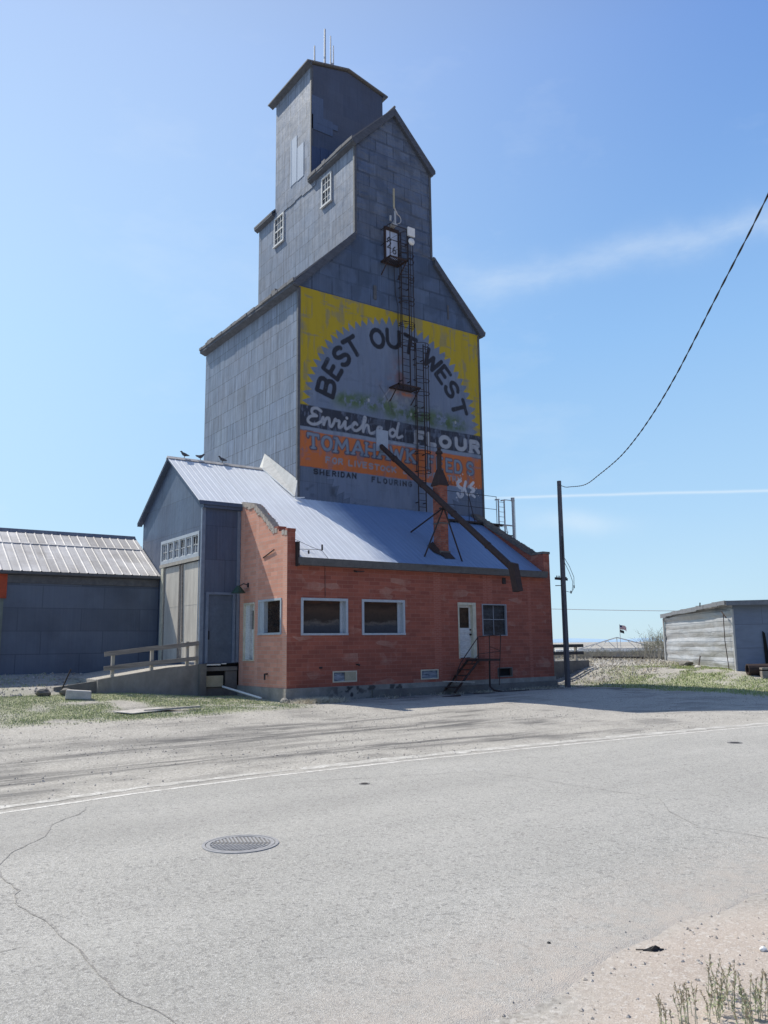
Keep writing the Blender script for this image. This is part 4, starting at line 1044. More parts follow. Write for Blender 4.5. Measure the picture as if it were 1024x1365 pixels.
cg = gm_.ramp(gm_.rng(zz_, 2.15, 3.35), [(0,(.035,.045,.062)),(.26,(.045,.052,.065)),(.34,(.12,.105,.095)),(.42,(.035,.027,.024)),(.7,(.07,.043,.03)),(.86,(.03,.018,.014)),(1,(.09,.04,.024))])  # pale and grey-blue reflection bands painted into the glass by height
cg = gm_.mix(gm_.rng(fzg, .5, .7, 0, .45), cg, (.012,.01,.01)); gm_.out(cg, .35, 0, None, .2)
for h_ in (W1h, W2h):
    w_ = front_window(h_, gm_.mat, M['frame_blue'])
    m = MB(); m.box(h_[1]-.24,h_[1]-.085,.10,.139,h_[2]+.07,h_[3]-.085); m.box(h_[1]-.15,h_[1]-.135,.085,.0999,h_[2]+.07,h_[3]-.085); m.whole = True; m.build('jamb_panel', M['frame_blue'], w_)
front_window(W3h, M['glass_dark'], plain('grey_steel_frame', (.30,.32,.37), .6, 0, .2, 5), mull=1, fw=.038, dep=.12)
# side window, deep-set with wide left jamb
y0, y1, z0, z1 = SW; m = MB()
m.box(-.03,.2,y0,y1,z1-.075,z1); m.box(-.05,.2,y0,y1,z0,z0+.07); m.box(-.03,.2,y0,y0+.07,z0+.07,z1-.075); m.box(-.03,.2,y1-.07,y1,z0+.07,z1-.075)
w = m.build('window', M['frame_blue'], BR); m = MB(); m.box(.15,.165,y0+.07,y1-.07,z0+.07,z1-.075); m.build('pane', M['glass_brown'], w)
m = MB(); m.box(.0,.15,y1-.40,y1-.07,z0+.07,z1-.075); m.build('jamb_panel', M['frame_blue'], w)
# front door
x0, x1, z0, z1 = Dh
m = MB(); m.box(x0,x1,-.03,.2,z1-.09,z1); m.box(x0,x0+.06,-.02,.2,z0,z1-.09); m.box(x1-.16,x1,-.03,.2,z0,z1-.09); f_ = m.build('door_frame', M['frame_cream'], BR)
a, b = x0+.06, x1-.16
m = MB(); wall_holes(m, a, b, z0+.03, z1-.09, [(a+.07,b-.07,2.38,3.16)], lambda u, v, d: (u, .12+d, v), .04)
for k in range(4): zz = z0+.14+k*.27; m.box(a+.08,b-.08,.095,.121,zz,zz+.19)
d_ = m.build('door', M['white_wood'], BR); d_['label'] = 'peeling white panelled door with a dark upper pane'
m = MB(); m.box(a+.07,b-.07,.15,.16,2.38,3.16); m.build('pane', M['glass_brown'], d_)
m = MB(); m.tube([(b-.05,.12,2.14),(b-.05,.05,2.14)], .035, 8); m.build('handle', M['dark_steel'], d_); m = MB(); m.tube([(b-.05,.12,2.32),(b-.05,.06,2.32)], .03, 8); m.build('lock', M['dark_steel'], d_)
# side door
y0, y1, z0, z1 = SD
m = MB(); m.box(-.03,.2,y0,y1,z1-.07,z1); m.box(-.02,.2,y0,y0+.05,z0,z1-.07); m.box(-.03,.2,y1-.09,y1,z0,z1-.07); m.box(-.04,.2,y0,y1,z0-.05,z0); m.build('door_frame', M['frame_cream'], BR)
m = MB(); wall_holes(m, y0+.05, y1-.09, z0, z1-.07, [(y0+.14,y1-.22,2.35,3.05)], lambda u, v, d: (.13+d, u, v), .04)
for k in range(4): zz = z0+.12+k*.25; m.box(.105,.131,y0+.14,y1-.2,zz,zz+.18)
m.box(.02,.13,y1-.42,y1-.09,z0,z1-.07)
d_ = m.build('door', M['white_wood'], BR); m = MB(); m.box(.16,.17,y0+.14,y1-.22,2.35,3.05); m.build('pane', M['glass_dark'], d_)
# wall lamp
m = MB(); m.tube([(0,2.85,3.95),(-.18,2.87,4.0),(-.36,2.9,3.9)], .02, 6); m.box(-.03,0,2.8,2.9,3.87,4.03); l_ = m.build('wall_lamp', M['dark_steel'], BR)
m = MB(); m.tube([(-.36,2.9,3.92),(-.36,2.9,3.84),(-.36,2.9,3.74),(-.36,2.9,3.66)], [.05,.12,.2,.26], 16); m.build('lamp_shade', M['green_lamp'], l_)
# vents
def vent(h, l, half):
    x0, x1, z0, z1 = h
    m = MB(); m.box(x0,x1,-.012,.1,z1-.04,z1); m.box(x0,x1,-.012,.1,z0,z0+.04); m.box(x0,x0+.04,-.012,.1,z0+.04,z1-.04); m.box(x1-.04,x1,-.012,.1,z0+.04,z1-.04)
    v = m.build('basement_window', M['frame_cream'] if half else M['concrete_dark'], BR)
    if half == 1:
        m = MB(); m.box(x0+.04,(x0+x1)/2,.02,.04,z0+.04,z1-.04); m.build('pane', M['glass_sky'], v); m = MB(); m.box((x0+x1)/2+.01,x1-.04,.0,.04,z0+.04,z1-.04); m.build('board', M['beige'], v)
    elif half == 2: m = MB(); m.box(x0+.04,x1-.04,.01,.04,z0+.04,z1-.04); m.build('pane', M['glass_sky'], v)
    else: m = MB(); m.box(x0+.04,x1-.04,.12,.16,z0+.04,z1-.04); m.build('pane', M['dark'], v)
vent(V1, '', 1); vent(V2, '', 2); vent(V3, '', 0)
# small wall hardware
m = MB()
m.bar((2.63,0,4.34),(2.66,-.16,4.30), .05); m.bar((2.66,-.14,4.30),(2.95,-.16,4.33), .035)
m.box(1.22,1.34,-.02,.0,1.04,1.10); m.tube([(2.72,0,1.14),(2.72,-.08,1.14),(2.78,-.08,1.12)], .03, 6); m.box(9.66,9.84,-.03,.0,4.12,4.36)
m.tube([(0,1.32,.88),(-.14,1.25,.88),(-.16,1.2,.7)], .035, 6); m.bar((-.02,1.7,4.82),(-.04,.85,5.02), .03)
m.build('wall_hook', M['dark_steel'], BR)
m = MB(); m.tube([(1.44,-.03,3.4),(1.43,-.03,4.5),(1.42,-.25,4.7),(1.40,.1,4.98),(1.2,.5,5.15),(.4,1.0,5.6)], .008, 5); m.tube([(1.40,.1,5.0),(1.40,.1,5.2)], .03, 6); m.tube([(.9,.15,4.86),(.9,.15,4.98)], .03, 6); m.tube([(.4,.2,5.0),(1.42,.1,5.02)], .008, 5)
m.build('service_wire', M['dark_steel'], BR)
# chimney
m = MB(); m.box(7.28,7.68,.88,1.30,4.9,8.03)
ch = m.build('chimney', M['chimney_brick'], BR)
m = MB(); m.box(7.23,7.73,.83,1.35,zt(.85)-.1,zt(.85)+.16); m.box(7.265,7.695,.865,1.315,6.48,6.54); m.build('chimney_band', M['concrete_dark'], ch)
m = MB(); m.quad((6.98,1.35,zt(1.35)+.05),(7.27,1.35,zt(1.35)+.24),(7.27,.62,zt(.62)+.05),(6.95,.95,zt(.95)+.04)); m.quad((7.27,.86,zt(.86)+.12),(7.69,.86,zt(.86)+.12),(7.75,.55,zt(.55)+.03),(7.22,.55,zt(.55)+.03)); m.build('chimney_flashing', M['rust'], ch)
cxx, cyy = 7.48, 1.09
m = MB()
def frust(m, z0, z1, r0, r1, n=4, rot=PI/4):
    a = [(cxx+r0*math.cos(rot+2*PI*k/n), cyy+r0*math.sin(rot+2*PI*k/n), z0) for k in range(n)]; b = [(cxx+r1*math.cos(rot+2*PI*k/n), cyy+r1*math.sin(rot+2*PI*k/n), z1) for k in range(n)]
    for k in range(n): m.quad(a[k], a[(k+1) % n], b[(k+1) % n], b[k])
    m.poly(b); m.poly(a)
frust(m, 8.03, 8.10, .37, .36); frust(m, 8.101, 8.70, .35, .13); m.tube([(cxx,cyy,8.68),(cxx,cyy,9.36)], .10, 12)
m.tube([(cxx,cyy,9.36),(cxx,cyy,9.42),(cxx,cyy,9.52)], [.15,.15,.06], 12); m.tube([(cxx,cyy,9.53),(cxx,cyy,9.60)], .08, 10); m.build('chimney_cowl', M['rust'], ch)

# ------------------------------------------------------------------ METAL SHED (gable end on the left)
SH = thing('metal_warehouse', 'blue-grey sheet metal warehouse with sliding doors in its gable end, left of the brick office', 'warehouse', (-1.49, YB, 0))
XS = -1.49; YG = 9.8
m = MB(); wall_holes(m, XS, 0, 1.22, 6.98, [(-1.21,-.28,1.30,3.63)], lambda u, v, d: (u, YB+d, v), .06); m.build('front_wall', M['shed_metal'], SH, recalc=False)
ztop = lambda y: zr(YR)-SL*abs(y-YR)-.01
m = MB()
pos = lambda u, v, d: (XS+d, u, v)
wall_holes(m, YB, YG, .0, 6.0, [(3.78,7.58,5.02,5.9),(3.62,7.45,1.27,4.86)], pos, .12)
m.poly([(XS,YB,6.0),(XS,YG,6.0),(XS,YG,ztop(YG)),(XS,YR,ztop(YR)),(XS,YB,ztop(YB))])
for i in range(len(m.f)): m.f[i] = tuple(reversed(m.f[i]))
m.build('gable_wall', M['shed_metal'], SH, recalc=False)
m = MB(); m.quad((X0,YG,0),(XS,YG,0),(XS,YG,ztop(YG)),(X0,YG,ztop(YG))); m.build('back_wall', M['shed_metal'], SH)
m = MB()
ribbed(m, XS-.22, .30, YB-.14, YR, zt); 
zb_ = lambda y: zt(YR)-SL*(y-YR)
ribbed(m, XS-.22, X0-.02, YR, YG+.2, zb_)
m.build('roof', M['roof'], SH, recalc=False)
m = MB()
m.extr([(XS-.20,YB-.15,zr(YB-.15)-.02),(XS-.20,YR,zr(YR)-.02),(XS-.20,YR,zr(YR)+.06),(XS-.20,YB-.15,zr(YB-.15)+.06)], (.20,0,0))
m.extr([(XS-.20,YR,zr(YR)-.02),(XS-.20,YG+.2,ztop(YG+.2)-.01),(XS-.20,YG+.2,ztop(YG+.2)+.07),(XS-.20,YR,zr(YR)+.06)], (.20,0,0))
m.box(XS-.2,.30,YB-.17,YB-.12,zr(YB-.15)-.05,zr(YB-.15)+.085)
m.build('barge_board', M['shed_metal'], SH)
m = MB(); m.box(XS-.02,.0,YB-.12,YB-.002,6.72,6.92); m.build('soffit', M['shed_metal'], SH)
m = MB(); m.extr([(XS-.23,YR-.14,zt(YR)-.05),(XS-.23,YR,zt(YR)+.07),(XS-.23,YR+.14,zt(YR)-.05),(XS-.23,YR,zt(YR)+.01)], (X0-XS+.2,0,0)); m.build('ridge_cap', M['roof_old'], SH)
m = MB(); m.box(XS-.03,XS+.10,YB-.025,YB-.002,1.2,6.75); m.box(XS-.028,XS-.002,YB-.02,YB+.10,1.2,6.75); m.box(XS-.015,XS-.003,YB+.2,YB+.26,1.2,4.9); m.box(-.14,-.02,YB-.03,YB-.002,1.25,6.7); m.build('corner_trim', plain('blue_trim', (.20,.25,.33), .6, .2, .2, 5), SH)
# band of transom windows: six sashes in a pale frame
m = MB()
for (a, b, c, d) in ((3.78,7.58,5.80,5.92),(3.78,7.58,5.0,5.13),(3.78,3.88,5.13,5.80),(7.48,7.58,5.13,5.80)): m.box(XS-.03,XS+.08,a,b,c,d)
for k in range(1, 6): yy = 3.88+3.6*k/6; m.box(XS-.025,XS+.08,yy-.045,yy+.045,5.13,5.80)
tr = m.build('window_band', M['frame_blue'], SH)
for k in range(6):
    ya = 3.88+3.6*k/6+.045; yb = 3.88+3.6*(k+1)/6-.045
    m = MB(); ym = (ya+yb)/2; zm = 5.46
    for (a, b, c, d) in ((ya,yb,5.76,5.80),(ya,yb,5.13,5.17),(ya,ya+.035,5.17,5.76),(yb-.035,yb,5.17,5.76),(ym-.012,ym+.012,5.17,5.76),(ya,yb,zm-.012,zm+.012)): m.box(XS+.01,XS+.04,a,b,c,d)
    m.build('sash', M['white_wood'], tr)
    m = MB(); m.box(XS+.042,XS+.05,ya,yb,5.13,5.80)
    m.build('pane', M['dark'] if k in (0,2,4) else M['glass_sky'], tr)
    if k in (0,2,4):
        m = MB(); zz = {0:(5.17,5.55),2:(5.17,5.5),4:(5.2,5.72)}[k]; m.poly([(XS+.036,ya+.04,zz[0]),(XS+.036,yb-.05,zz[0]),(XS+.036,yb-.12,zz[1]),(XS+.036,ya+.16,zz[1]-.1)]); m.build('pane', M['glass_sky'], tr)
# header, jamb, doors
m = MB(); m.box(XS-.05,XS+.10,3.70,7.62,4.87,4.99); m.build('door_header', M['wood_light'], SH)
m = MB(); m.box(XS-.04,XS+.08,7.22,7.47,1.0,4.86); m.build('door_jamb', M['frame_cream'], SH)
door_m = plain('weathered_door', (.66,.62,.55), .85, 0, .2, 1.2, .3, stretch=(1,2.5,.45), col2=(.42,.39,.35))
for (a, b, nm, tilt) in ((5.62,7.22,'left',0),(3.66,5.40,'right',0)):
    m = MB(); m.box(XS+.03,XS+.075,a,b,1.27,4.84); m.box(XS+.025,XS+.0299,a+.02,b-.02,3.3,3.33)
    d_ = m.build('sliding_door', door_m, SH)
    m = MB()
    for (p, q) in ((a,a+.07),(b-.07,b)): m.box(XS+.005,XS+.029,p,q,1.27,4.84)
    m.build('door_stile', M['wood'], d_)
m = MB(); m.box(XS+.05,XS+.10,5.40,5.62,1.27,4.84); m.bar((XS-.0,5.34,4.84),(XS+.0,5.22,2.0), .05,.05); m.build('door_gap', M['wood'], SH)
# small side door in the front wall
m = MB(); m.box(-1.31,-1.21,YB-.04,YB-.002,1.24,3.72); m.box(-.28,-.18,YB-.04,YB-.002,1.24,3.72); m.box(-1.21,-.28,YB-.04,YB-.002,3.63,3.72); m.build('door_frame', plain('blue_frame', (.17,.22,.31), .6, .1, .2, 5), SH)
m = MB(); m.box(-1.21,-.28,YB+.02,YB+.06,1.30,3.63)
for k in range(3): m.box(-1.19,-.30,YB+.014,YB+.0199,1.5+k*.75,1.515+k*.75)
m.build('door', plain('dull_blue_door', (.105,.14,.20), .6, .2, .25, 1.5), SH)
m = MB(); m.box(-1.21,-1.15,YB-.02,YB+.02,2.05,2.35); m.build('handle', M['dark'], SH)
# floor edge, dark crawl space
m = MB(); m.box(XS+.06,-.03,YB+.10,YB+.3,-.3,1.2); m.build('crawl_space', M['dark'], SH)
m = MB(); m.box(XS+.02,-.06,YB-.03,YB+.1,.96,1.10); m.box(XS+.02,-.06,YB+.01,YB+.1,-.3,.40); m.box(XS,XS+.22,YB-.0,YB+.1,-.3,1.21); m.box(-.5,-.06,YB+.01,YB+.1,.4,.94); m.build('foundation', M['concrete_dark'], SH)
m = MB(); m.box(-1.36,-.72,YB-.06,YB-.02,1.155,1.205); m.box(-.68,-.5,YB-.06,YB-.02,1.19,1.22); m.build('sill_strip', M['white'], SH)
# beige board, white pipe
m = MB(); m.box(-1.27,-.62,YB-.07,YB-.035,.42,.80); tag(m.build('wooden_board', M['beige'], None), 'beige board covering the gap under the small blue door', 'board')
m = MB(); m.tube([(-.68,3.35,.42),(.18-.45,1.2,.10)], .035, 8); tag(m.build('drain_pipe', M['white'], None), 'thin white pipe lying aslant from the beige board to the grass', 'pipe')

# ------------------------------------------------------------------ LEFT STORAGE SHED
LS = thing('storage_shed', 'long low blue-grey metal shed with stained ribbed roof at the left edge', 'shed', (-8, 9, .8))
YW = 7.72
m = MB(); m.quad((-18,YW,.3),(XS-.02,YW,.3),(XS-.02,YW,4.52),(-18,YW,4.52)); m.build('front_wall', M['wide_metal'], LS, recalc=False)
m = MB(); m.poly([(-18,YW,.3),(-18,13.6,.3),(-18,13.6,4.5),(-18,10.64,6.35),(-18,YW,4.5)]); m.quad((-18,13.6,.3),(XS,13.6,.3),(XS,13.6,4.5),(-18,13.6,4.5)); m.quad((XS-.02,9.85,.3),(XS-.02,13.6,.3),(XS-.02,13.6,4.5),(XS-.02,9.85,6.0)); m.build('end_wall', M['wide_metal'], LS)
zl = lambda y: 4.56+(6.40-4.56)/(10.64-7.5)*(y-7.5)
m = MB(); ribbed(m, -18.2, XS-.03, 7.5, 10.64, zl, .33, .022, .05); ribbed(m, -18.2, XS-.03, 10.64, 13.8, lambda y: 2*zl(10.64)-zl(y), .33, .04, .05)
m.build('roof', M['roof_old'], LS, recalc=False)
m = MB(); yj = 9.55; m.extr([(-18.2,yj,zl(yj)+.012),(-18.2,yj+.08,zl(yj+.08)+.012),(-18.2,yj+.08,zl(yj+.08)+.03),(-18.2,yj,zl(yj)+.04)], (16.6,0,0)); m.build('roof_lap', M['roof_old'], LS)
m = MB(); m.box(-18.2,XS-.03,7.50,7.56,4.46,4.56); m.box(-18.2,XS-.03,7.56,YW-.003,4.44,4.48); m.box(-18,XS-.04,YW-.05,YW-.003,4.15,4.42); m.build('fascia', M['trim'], LS)
m = MB(); m.extr([(-18.2,10.5,6.33),(-18.2,10.64,6.49),(-18.2,10.80,6.33)], (16.65,0,0)); m.build('ridge_cap', M['shed_metal'], LS)
m = MB(); m.box(-7.9,-7.04,YW-.06,YW-.003,3.58,4.44); m.build('red_panel', M['red_paint'], LS)
m = MB(); m.box(-7.95,-7.12,YW-.03,YW-.003,.3,3.57); m.build('wall_panel', plain('mossy_panel', (.16,.19,.17), .8, 0, .3, 1.5), LS)

# ------------------------------------------------------------------ LOADING RAMP on the left
LR = thing('loading_ramp', 'concrete loading ramp rising to the sliding doors, with a weathered timber rail', 'ramp', (-3.2, 3.5, .2))
m = MB()
fr = [(-4.92,3.48,-.3),(-1.52,3.48,-.3),(-1.52,3.48,1.20),(-2.6,3.48,1.13),(-3.6,3.48,.99),(-4.5,3.48,.87),(-4.95,3.48,.80)]
m.extr(fr, (0,.24,0)); m.build('retaining_wall', plain('rust_streaked_concrete', (.33,.315,.29), .92, 0, .4, 1.3, .5, stretch=(1,1,.6), col2=(.19,.17,.155)), LR)
m = MB(); fr2 = [(-4.93,3.73,.3),(-1.52,3.73,.3),(-1.52,3.73,1.18),(-2.6,3.73,1.11),(-3.6,3.73,.97),(-4.5,3.73,.85),(-4.93,3.73,.79)]; m.extr(fr2, (0,3.95,0)); m.build('deck', M['ground'], LR)
m = MB(); m.box(-1.55,-1.32,3.3,3.54,-.3,1.22); m.build('end_pier', M['concrete_dark'], LR)
for x, zt_, zb2 in ((-4.48,1.68,.8),(-3.18,1.84,.95),(-1.94,1.99,1.08),(-1.60,2.0,1.12)):
    m = MB(); m.box(x-.05,x+.05,3.50,3.59,zb2,zt_); m.build('post', M['wood_light'], LR)
for za, zb2 in ((1.60,1.93),(1.14,1.42)):
    m = MB(); m.bar((-4.78,3.47,za),(-3.0,3.47,za+(zb2-za)*.58), .04, .15); m.bar((-3.05,3.465,za+(zb2-za)*.52),(-1.56,3.465,zb2), .04, .14); m.build('rail', M['wood'], LR)
m = MB(); m.extr([(-6.15,4.1,.1),(-4.93,3.62,.1),(-4.93,3.62,.76),(-6.15,4.1,.58)], (.06,.2,0)); tag(m.build('low_wall', M['concrete_dark'], None), 'low dark concrete wall running left from the ramp end', 'wall')
m = MB(); m.tube([(-5.98,3.95,.40),(-5.72,3.80,1.15)], .022, 6); tag(m.build('metal_stake', M['dark_steel'], None), 'thin dark metal stake leaning by the low wall', 'stake')
def rock(name, x, y, z, sx, sy, sz, mat, rot=0., seed=0, parent=None):
    bm = bmesh.new(); bmesh.ops.create_icosphere(bm, subdivisions=2, radius=1)
    for v in bm.verts:
        n = mnoise.noise(v.co*1.3+Vector((seed*3.1,0,0)))*.35; v.co *= 1+n
        v.co = Vector((v.co.x*sx, v.co.y*sy, v.co.z*sz)); x_, y_ = v.co.x, v.co.y; v.co.x = x_*math.cos(rot)-y_*math.sin(rot); v.co.y = x_*math.sin(rot)+y_*math.cos(rot)
    me = bpy.data.meshes.new(name); bm.to_mesh(me); bm.free(); me.materials.append(mat)
    o = bpy.data.objects.new(name, me); o.location = (x, y, z); C.objects.link(o); return o
m = MB(); m.extr([(-6.25,2.3,.30),(-5.55,2.05,.26),(-5.55,2.05,.52),(-6.22,2.3,.58)], (.1,.32,0))
o = m.build('concrete_block', plain('pale_block', (.5,.48,.45), .9, 0, .2, 5), None); bv = o.modifiers.new('b', 'BEVEL'); bv.width = .03; bv.segments = 2; tag(o, 'pale broken concrete block in the grass left of the ramp', 'concrete block')
for i, (x, y, lab) in enumerate(((-6.6,3.4,'dark rock at the far end of the low wall'),(-5.95,3.3,'second dark rock, between the stake and the concrete block'))):
    tag(rock('rock', x, y, G(x,y)+.1, .24, .2, .13, M['concrete_dark'], i, i), lab, 'rock')
m = MB(); m.bar((-4.85,-.62,G(-4.85,-.62)+.05),(-3.35,-1.0,G(-3.35,-1)+.10), .16, .05); tag(m.build('plank', M['wood_light'], None), 'grey plank lying in the grass in front of the ramp', 'plank')
m = MB(); m.extr([(-5.6,-.3,G(-5.6,-.3)+.02),(-4.3,-.1,G(-4.3,-.1)+.03),(-3.9,-.7,G(-3.9,-.7)+.035),(-5.3,-1.0,G(-5.3,-1)+.03)], (0,0,.02)); tag(m.build('concrete_slab', M['stone'], None), 'thin pale concrete slab showing through the grass beside the plank', 'slab')
tag(rock('rock', -.12, -.10, .05, .14, .13, .12, M['concrete'], .3, 5), 'grey stone at the foot of the brick corner', 'rock')

# ------------------------------------------------------------------ STEEL STEPS at the front door
ST = thing('steel_steps', 'rusty steel steps and landing under the white front door', 'steps', (7.6, -.4, 0))
LX0, LX1, LY0, LY1, LZ = 7.60, 8.68, -.76, -.08, 1.22
m = MB(); m.box(LX0,LX1,LY0,LY0+.04,LZ-.07,LZ); m.box(LX0,LX1,LY1-.04,LY1,LZ-.07,LZ); m.box(LX0,LX0+.04,LY0+.04,LY1-.04,LZ-.07,LZ); m.box(LX1-.04,LX1,LY0+.04,LY1-.04,LZ-.07,LZ)
for k in range(12): m.box(LX0+.05+k*.084,LX0+.085+k*.084,LY0+.03,LY1-.03,LZ-.03,LZ+.006)
m.build('landing', M['rust'], ST)
m = MB(); m.tube([(8.24,LY0+.1,LZ-.05),(8.22,LY0+.1,.22),(8.30,LY0-.02,.08),(8.62,LY0-.22,.0)], .035, 6); m.build('leg', M['rust'], ST)
m = MB()
for y in (LY0+.02, LY1-.05): m.bar((LX0+.02,y,LZ-.04),(6.42,y,.06), .03, .075)
m.build('stringer', M['rust'], ST)
for k in range(5):
    m = MB(); s_ = (k+.7)/5.4; x = LX0-s_*1.18; z = LZ-.04-s_*1.10+.03; m.box(x-.10,x+.10,LY0+.03,LY1-.06,z-.025,z); m.bar((x+.1,LY0+.04,z),(x+.1,LY1-.07,z-.02), .03); m.bar((x+.09,LY0+.05,z),(x-.06,LY0+.05,z-.19), .025); m.build('tread', M['rust'], ST)
m = MB()
for (a, b) in (((LX0+.02,LY0,LZ-.2),(LX0,LY0,2.03)),((8.16,LY0,LZ),(8.18,LY0,2.10)),((8.60,LY0,.25),(8.68,LY0,LZ)),((8.68,LY0,LZ),(8.76,LY0,2.11))): m.tube([a, b], .016, 6)
m.tube([(6.52,LY0,.42),(6.54,LY0,.78),(6.72,LY0,1.10),(LX0,LY0,2.03),(LX0+.05,LY0,2.05),(8.18,LY0,2.09),(8.76,LY0,2.11)], .018, 6)
m.tube([(7.2,LY0,1.05),(LX0+.04,LY0,1.42),(8.72,LY0,1.50)], .013, 6); m.bar((8.18,LY0,1.68),(8.72,LY0,1.52), .018)
m.build('handrail', M['rust'], ST)
m = MB(); m.bar((5.75,-.95,.50),(7.20,-.90,.42), .14, .035); tag(m.build('loose_board', M['wood_light'], None), 'pale loose board laid level across the lower steel steps', 'board')
for pp, rr, lab in (([(7.2,-.9,.02),(7.7,-1.1,.0),(8.0,-1.15,.0)],.025,'bent rusty pipe lying under the steel landing'),([(5.4,-1.3,-.02),(6.1,-1.45,.02)],.03,'short rusty pipe lying at the foot of the steel steps'),([(8.7,-.9,.02),(9.9,-1.0,.03)],.025,'thin rusty pipe lying below the dark basement opening')):
    m = MB(); m.tube(pp, rr, 6); tag(m.build('scrap_pipe', M['rust'], None), lab, 'pipe')

# ------------------------------------------------------------------ UTILITY POLE and service cable
UP = thing('utility_pole', 'slim dark wooden utility pole by the right end of the brick building', 'utility pole', (12.86, -.3, 0))
polem = plain('dark_pole_wood', (.115,.11,.125), .9, 0, .3, 5, .3, stretch=(4,4,.4))
m = MB(); m.tube([(12.84,-.3,-.5),(12.86,-.3,4),(12.90,-.3,8.58)], [.125,.11,.09], 12); m.build('pole', polem, UP)
m = MB(); m.bar((12.41,-.28,4.42),(13.12,-.30,4.40), .06, .10); m.bar((12.41,-.28,4.12),(12.86,-.3,4.14), .03); m.tube([(13.02,-.3,4.4),(13.02,-.3,4.5)], .05, 6)
for k in range(4): m.tube([(12.5+k*.09,-.28,4.46),(12.5+k*.09,-.28,4.54)], .018, 5)
m.build('bracket', M['dark_steel'], UP)
m = MB()
m.tube([(12.98,-.32,5.3),(13.22,-.36,4.95),(13.42,-.4,4.5),(13.40,-.4,4.05),(13.25,-.38,3.85),(13.0,-.33,3.9)], .011, 5); m.tube([(12.98,-.32,5.1),(13.2,-.36,4.7),(13.34,-.4,4.3),(13.28,-.4,3.95)], .011, 5)
for p in ((13.40,-.4,4.1),(13.22,-.38,3.87)): m.tube([(p[0],p[1],p[2]-.06),(p[0],p[1],p[2]+.06)], .028, 6)
m.tube([(12.74,-.36,3.95),(12.74,-.36,1.5),(12.70,-.38,.6),(12.62,-.4,.0)], .010, 5); m.tube([(12.80,-.42,6.2),(12.78,-.42,5.2)], .02, 5)
m.build('wire_loop', M['black'], UP)
pts = [(12.90,-.3,8.42),(11.9,-1.5,8.02),(10.98,-2.57,7.75),(8.87,-5.11,7.19),(7.11,-7.22,6.99),(5.27,-9.43,6.86),(3.87,-11.1,6.90),(2.65,-12.56,7.05),(1.62,-13.8,7.27),(.74,-14.85,7.52),(-.02,-15.76,7.76),(-.67,-16.54,7.96),(-1.24,-17.23,8.14),(-1.72,-17.8,8.30),(-3.2,-19.6,8.85),(-5.5,-22.3,9.9)]
def cat3(pts, n=6):
    o = []
    for i in range(len(pts)-1):
        p0 = Vector(pts[max(i-1,0)]); p1 = Vector(pts[i]); p2 = Vector(pts[i+1]); p3 = Vector(pts[min(i+2,len(pts)-1)])
        for k in range(n):
            t = k/n; o.append(.5*((2*p1)+(-p0+p2)*t+(2*p0-5*p1+4*p2-p3)*t*t+(-p0+3*p1-3*p2+p3)*t**3))
    o.append(Vector(pts[-1])); return o
cc = cat3(pts, 24); m = MB(); L = 0; A1 = []; A2 = []
for i, p in enumerate(cc):
    if i: L += (p-cc[i-1]).length
    d = (cc[min(i+1,len(cc)-1)]-cc[max(i-1,0)]).normalized(); s_ = d.cross(Vector((0,0,1))).normalized(); u = s_.cross(d)
    a = L*7.5; o_ = (s_*math.cos(a)+u*math.sin(a))*.0085; A1.append(p+o_); A2.append(p-o_*1.0)
m.tube(A1, .0095, 5); m.tube(A2, .0085, 5); tag(m.build('overhead_cable', M['black'], None), 'twisted dark service cable swooping from the pole top to the upper right', 'cable')

# ------------------------------------------------------------------ LOADING DOCK behind, right
DK = thing('loading_dock', 'dark concrete loading dock with timber guard rail behind the utility pole', 'loading dock', (17, 6, 0))
m = MB(); m.box(12.6,21.0,5.5,9.0,-.4,.86); m.build('platform', M['concrete_dark'], DK)
for x in (14.5,16.5,18.4,20.1): m = MB(); m.box(x-.06,x+.06,5.55,5.67,.86,1.68); m.build('post', M['wood_light'], DK)
for z in (1.25,1.62): m = MB(); m.box(12.9,20.6,5.50,5.545,z-.08,z+.08); m.build('rail', plain('dark_rail', (.05,.05,.055), .9, 0, .3, 4), DK)

# ------------------------------------------------------------------ RIGHT SHED
d1 = Vector((.63,.777,0)).normalized(); d2 = Vector((d1.y,-d1.x,0))
C0 = Vector((21.18,-2.72,0)); Lw, Ld = 11.0, 9.0
RS = thing('corrugated_shed', 'dented pale corrugated metal shed with flat roof and ragged eaves on the right', 'shed', (C0.x, C0.y, .4))
t = NT('crumpled_sheet'); p = t.sep(t.obj())
along = t.math('ADD', t.math('MULTIPLY', p[0], d1.x), t.math('MULTIPLY', p[1], d1.y)); v = t.comb(along, p[2], 0.)
n1 = t.noise(t.mapv(v, (.45,2.2,1)), 1., 4, .55, .6); n2 = t.noise(v, 3, 5, .6)
sv = t.math('FRACT', t.math('MULTIPLY', t.math('ADD', p[2], t.math('MULTIPLY', n1, .08)), 1/.46))
col = t.mix(t.rng(n2, .35, .7), (.46,.455,.46), (.38,.385,.40)); col = t.mix(t.rng(n1, .5, .7, 0, .4), col, (.25,.27,.31)); col = t.mix(t.math('LESS_THAN', sv, .05), col, (.14,.15,.17))
M['crumple'] = t.out(col, .5, .3, t.bump(n1, .35, .25))
def cp(a, b, z): q = C0+d1*a+d2*b; return (q.x, q.y, z)
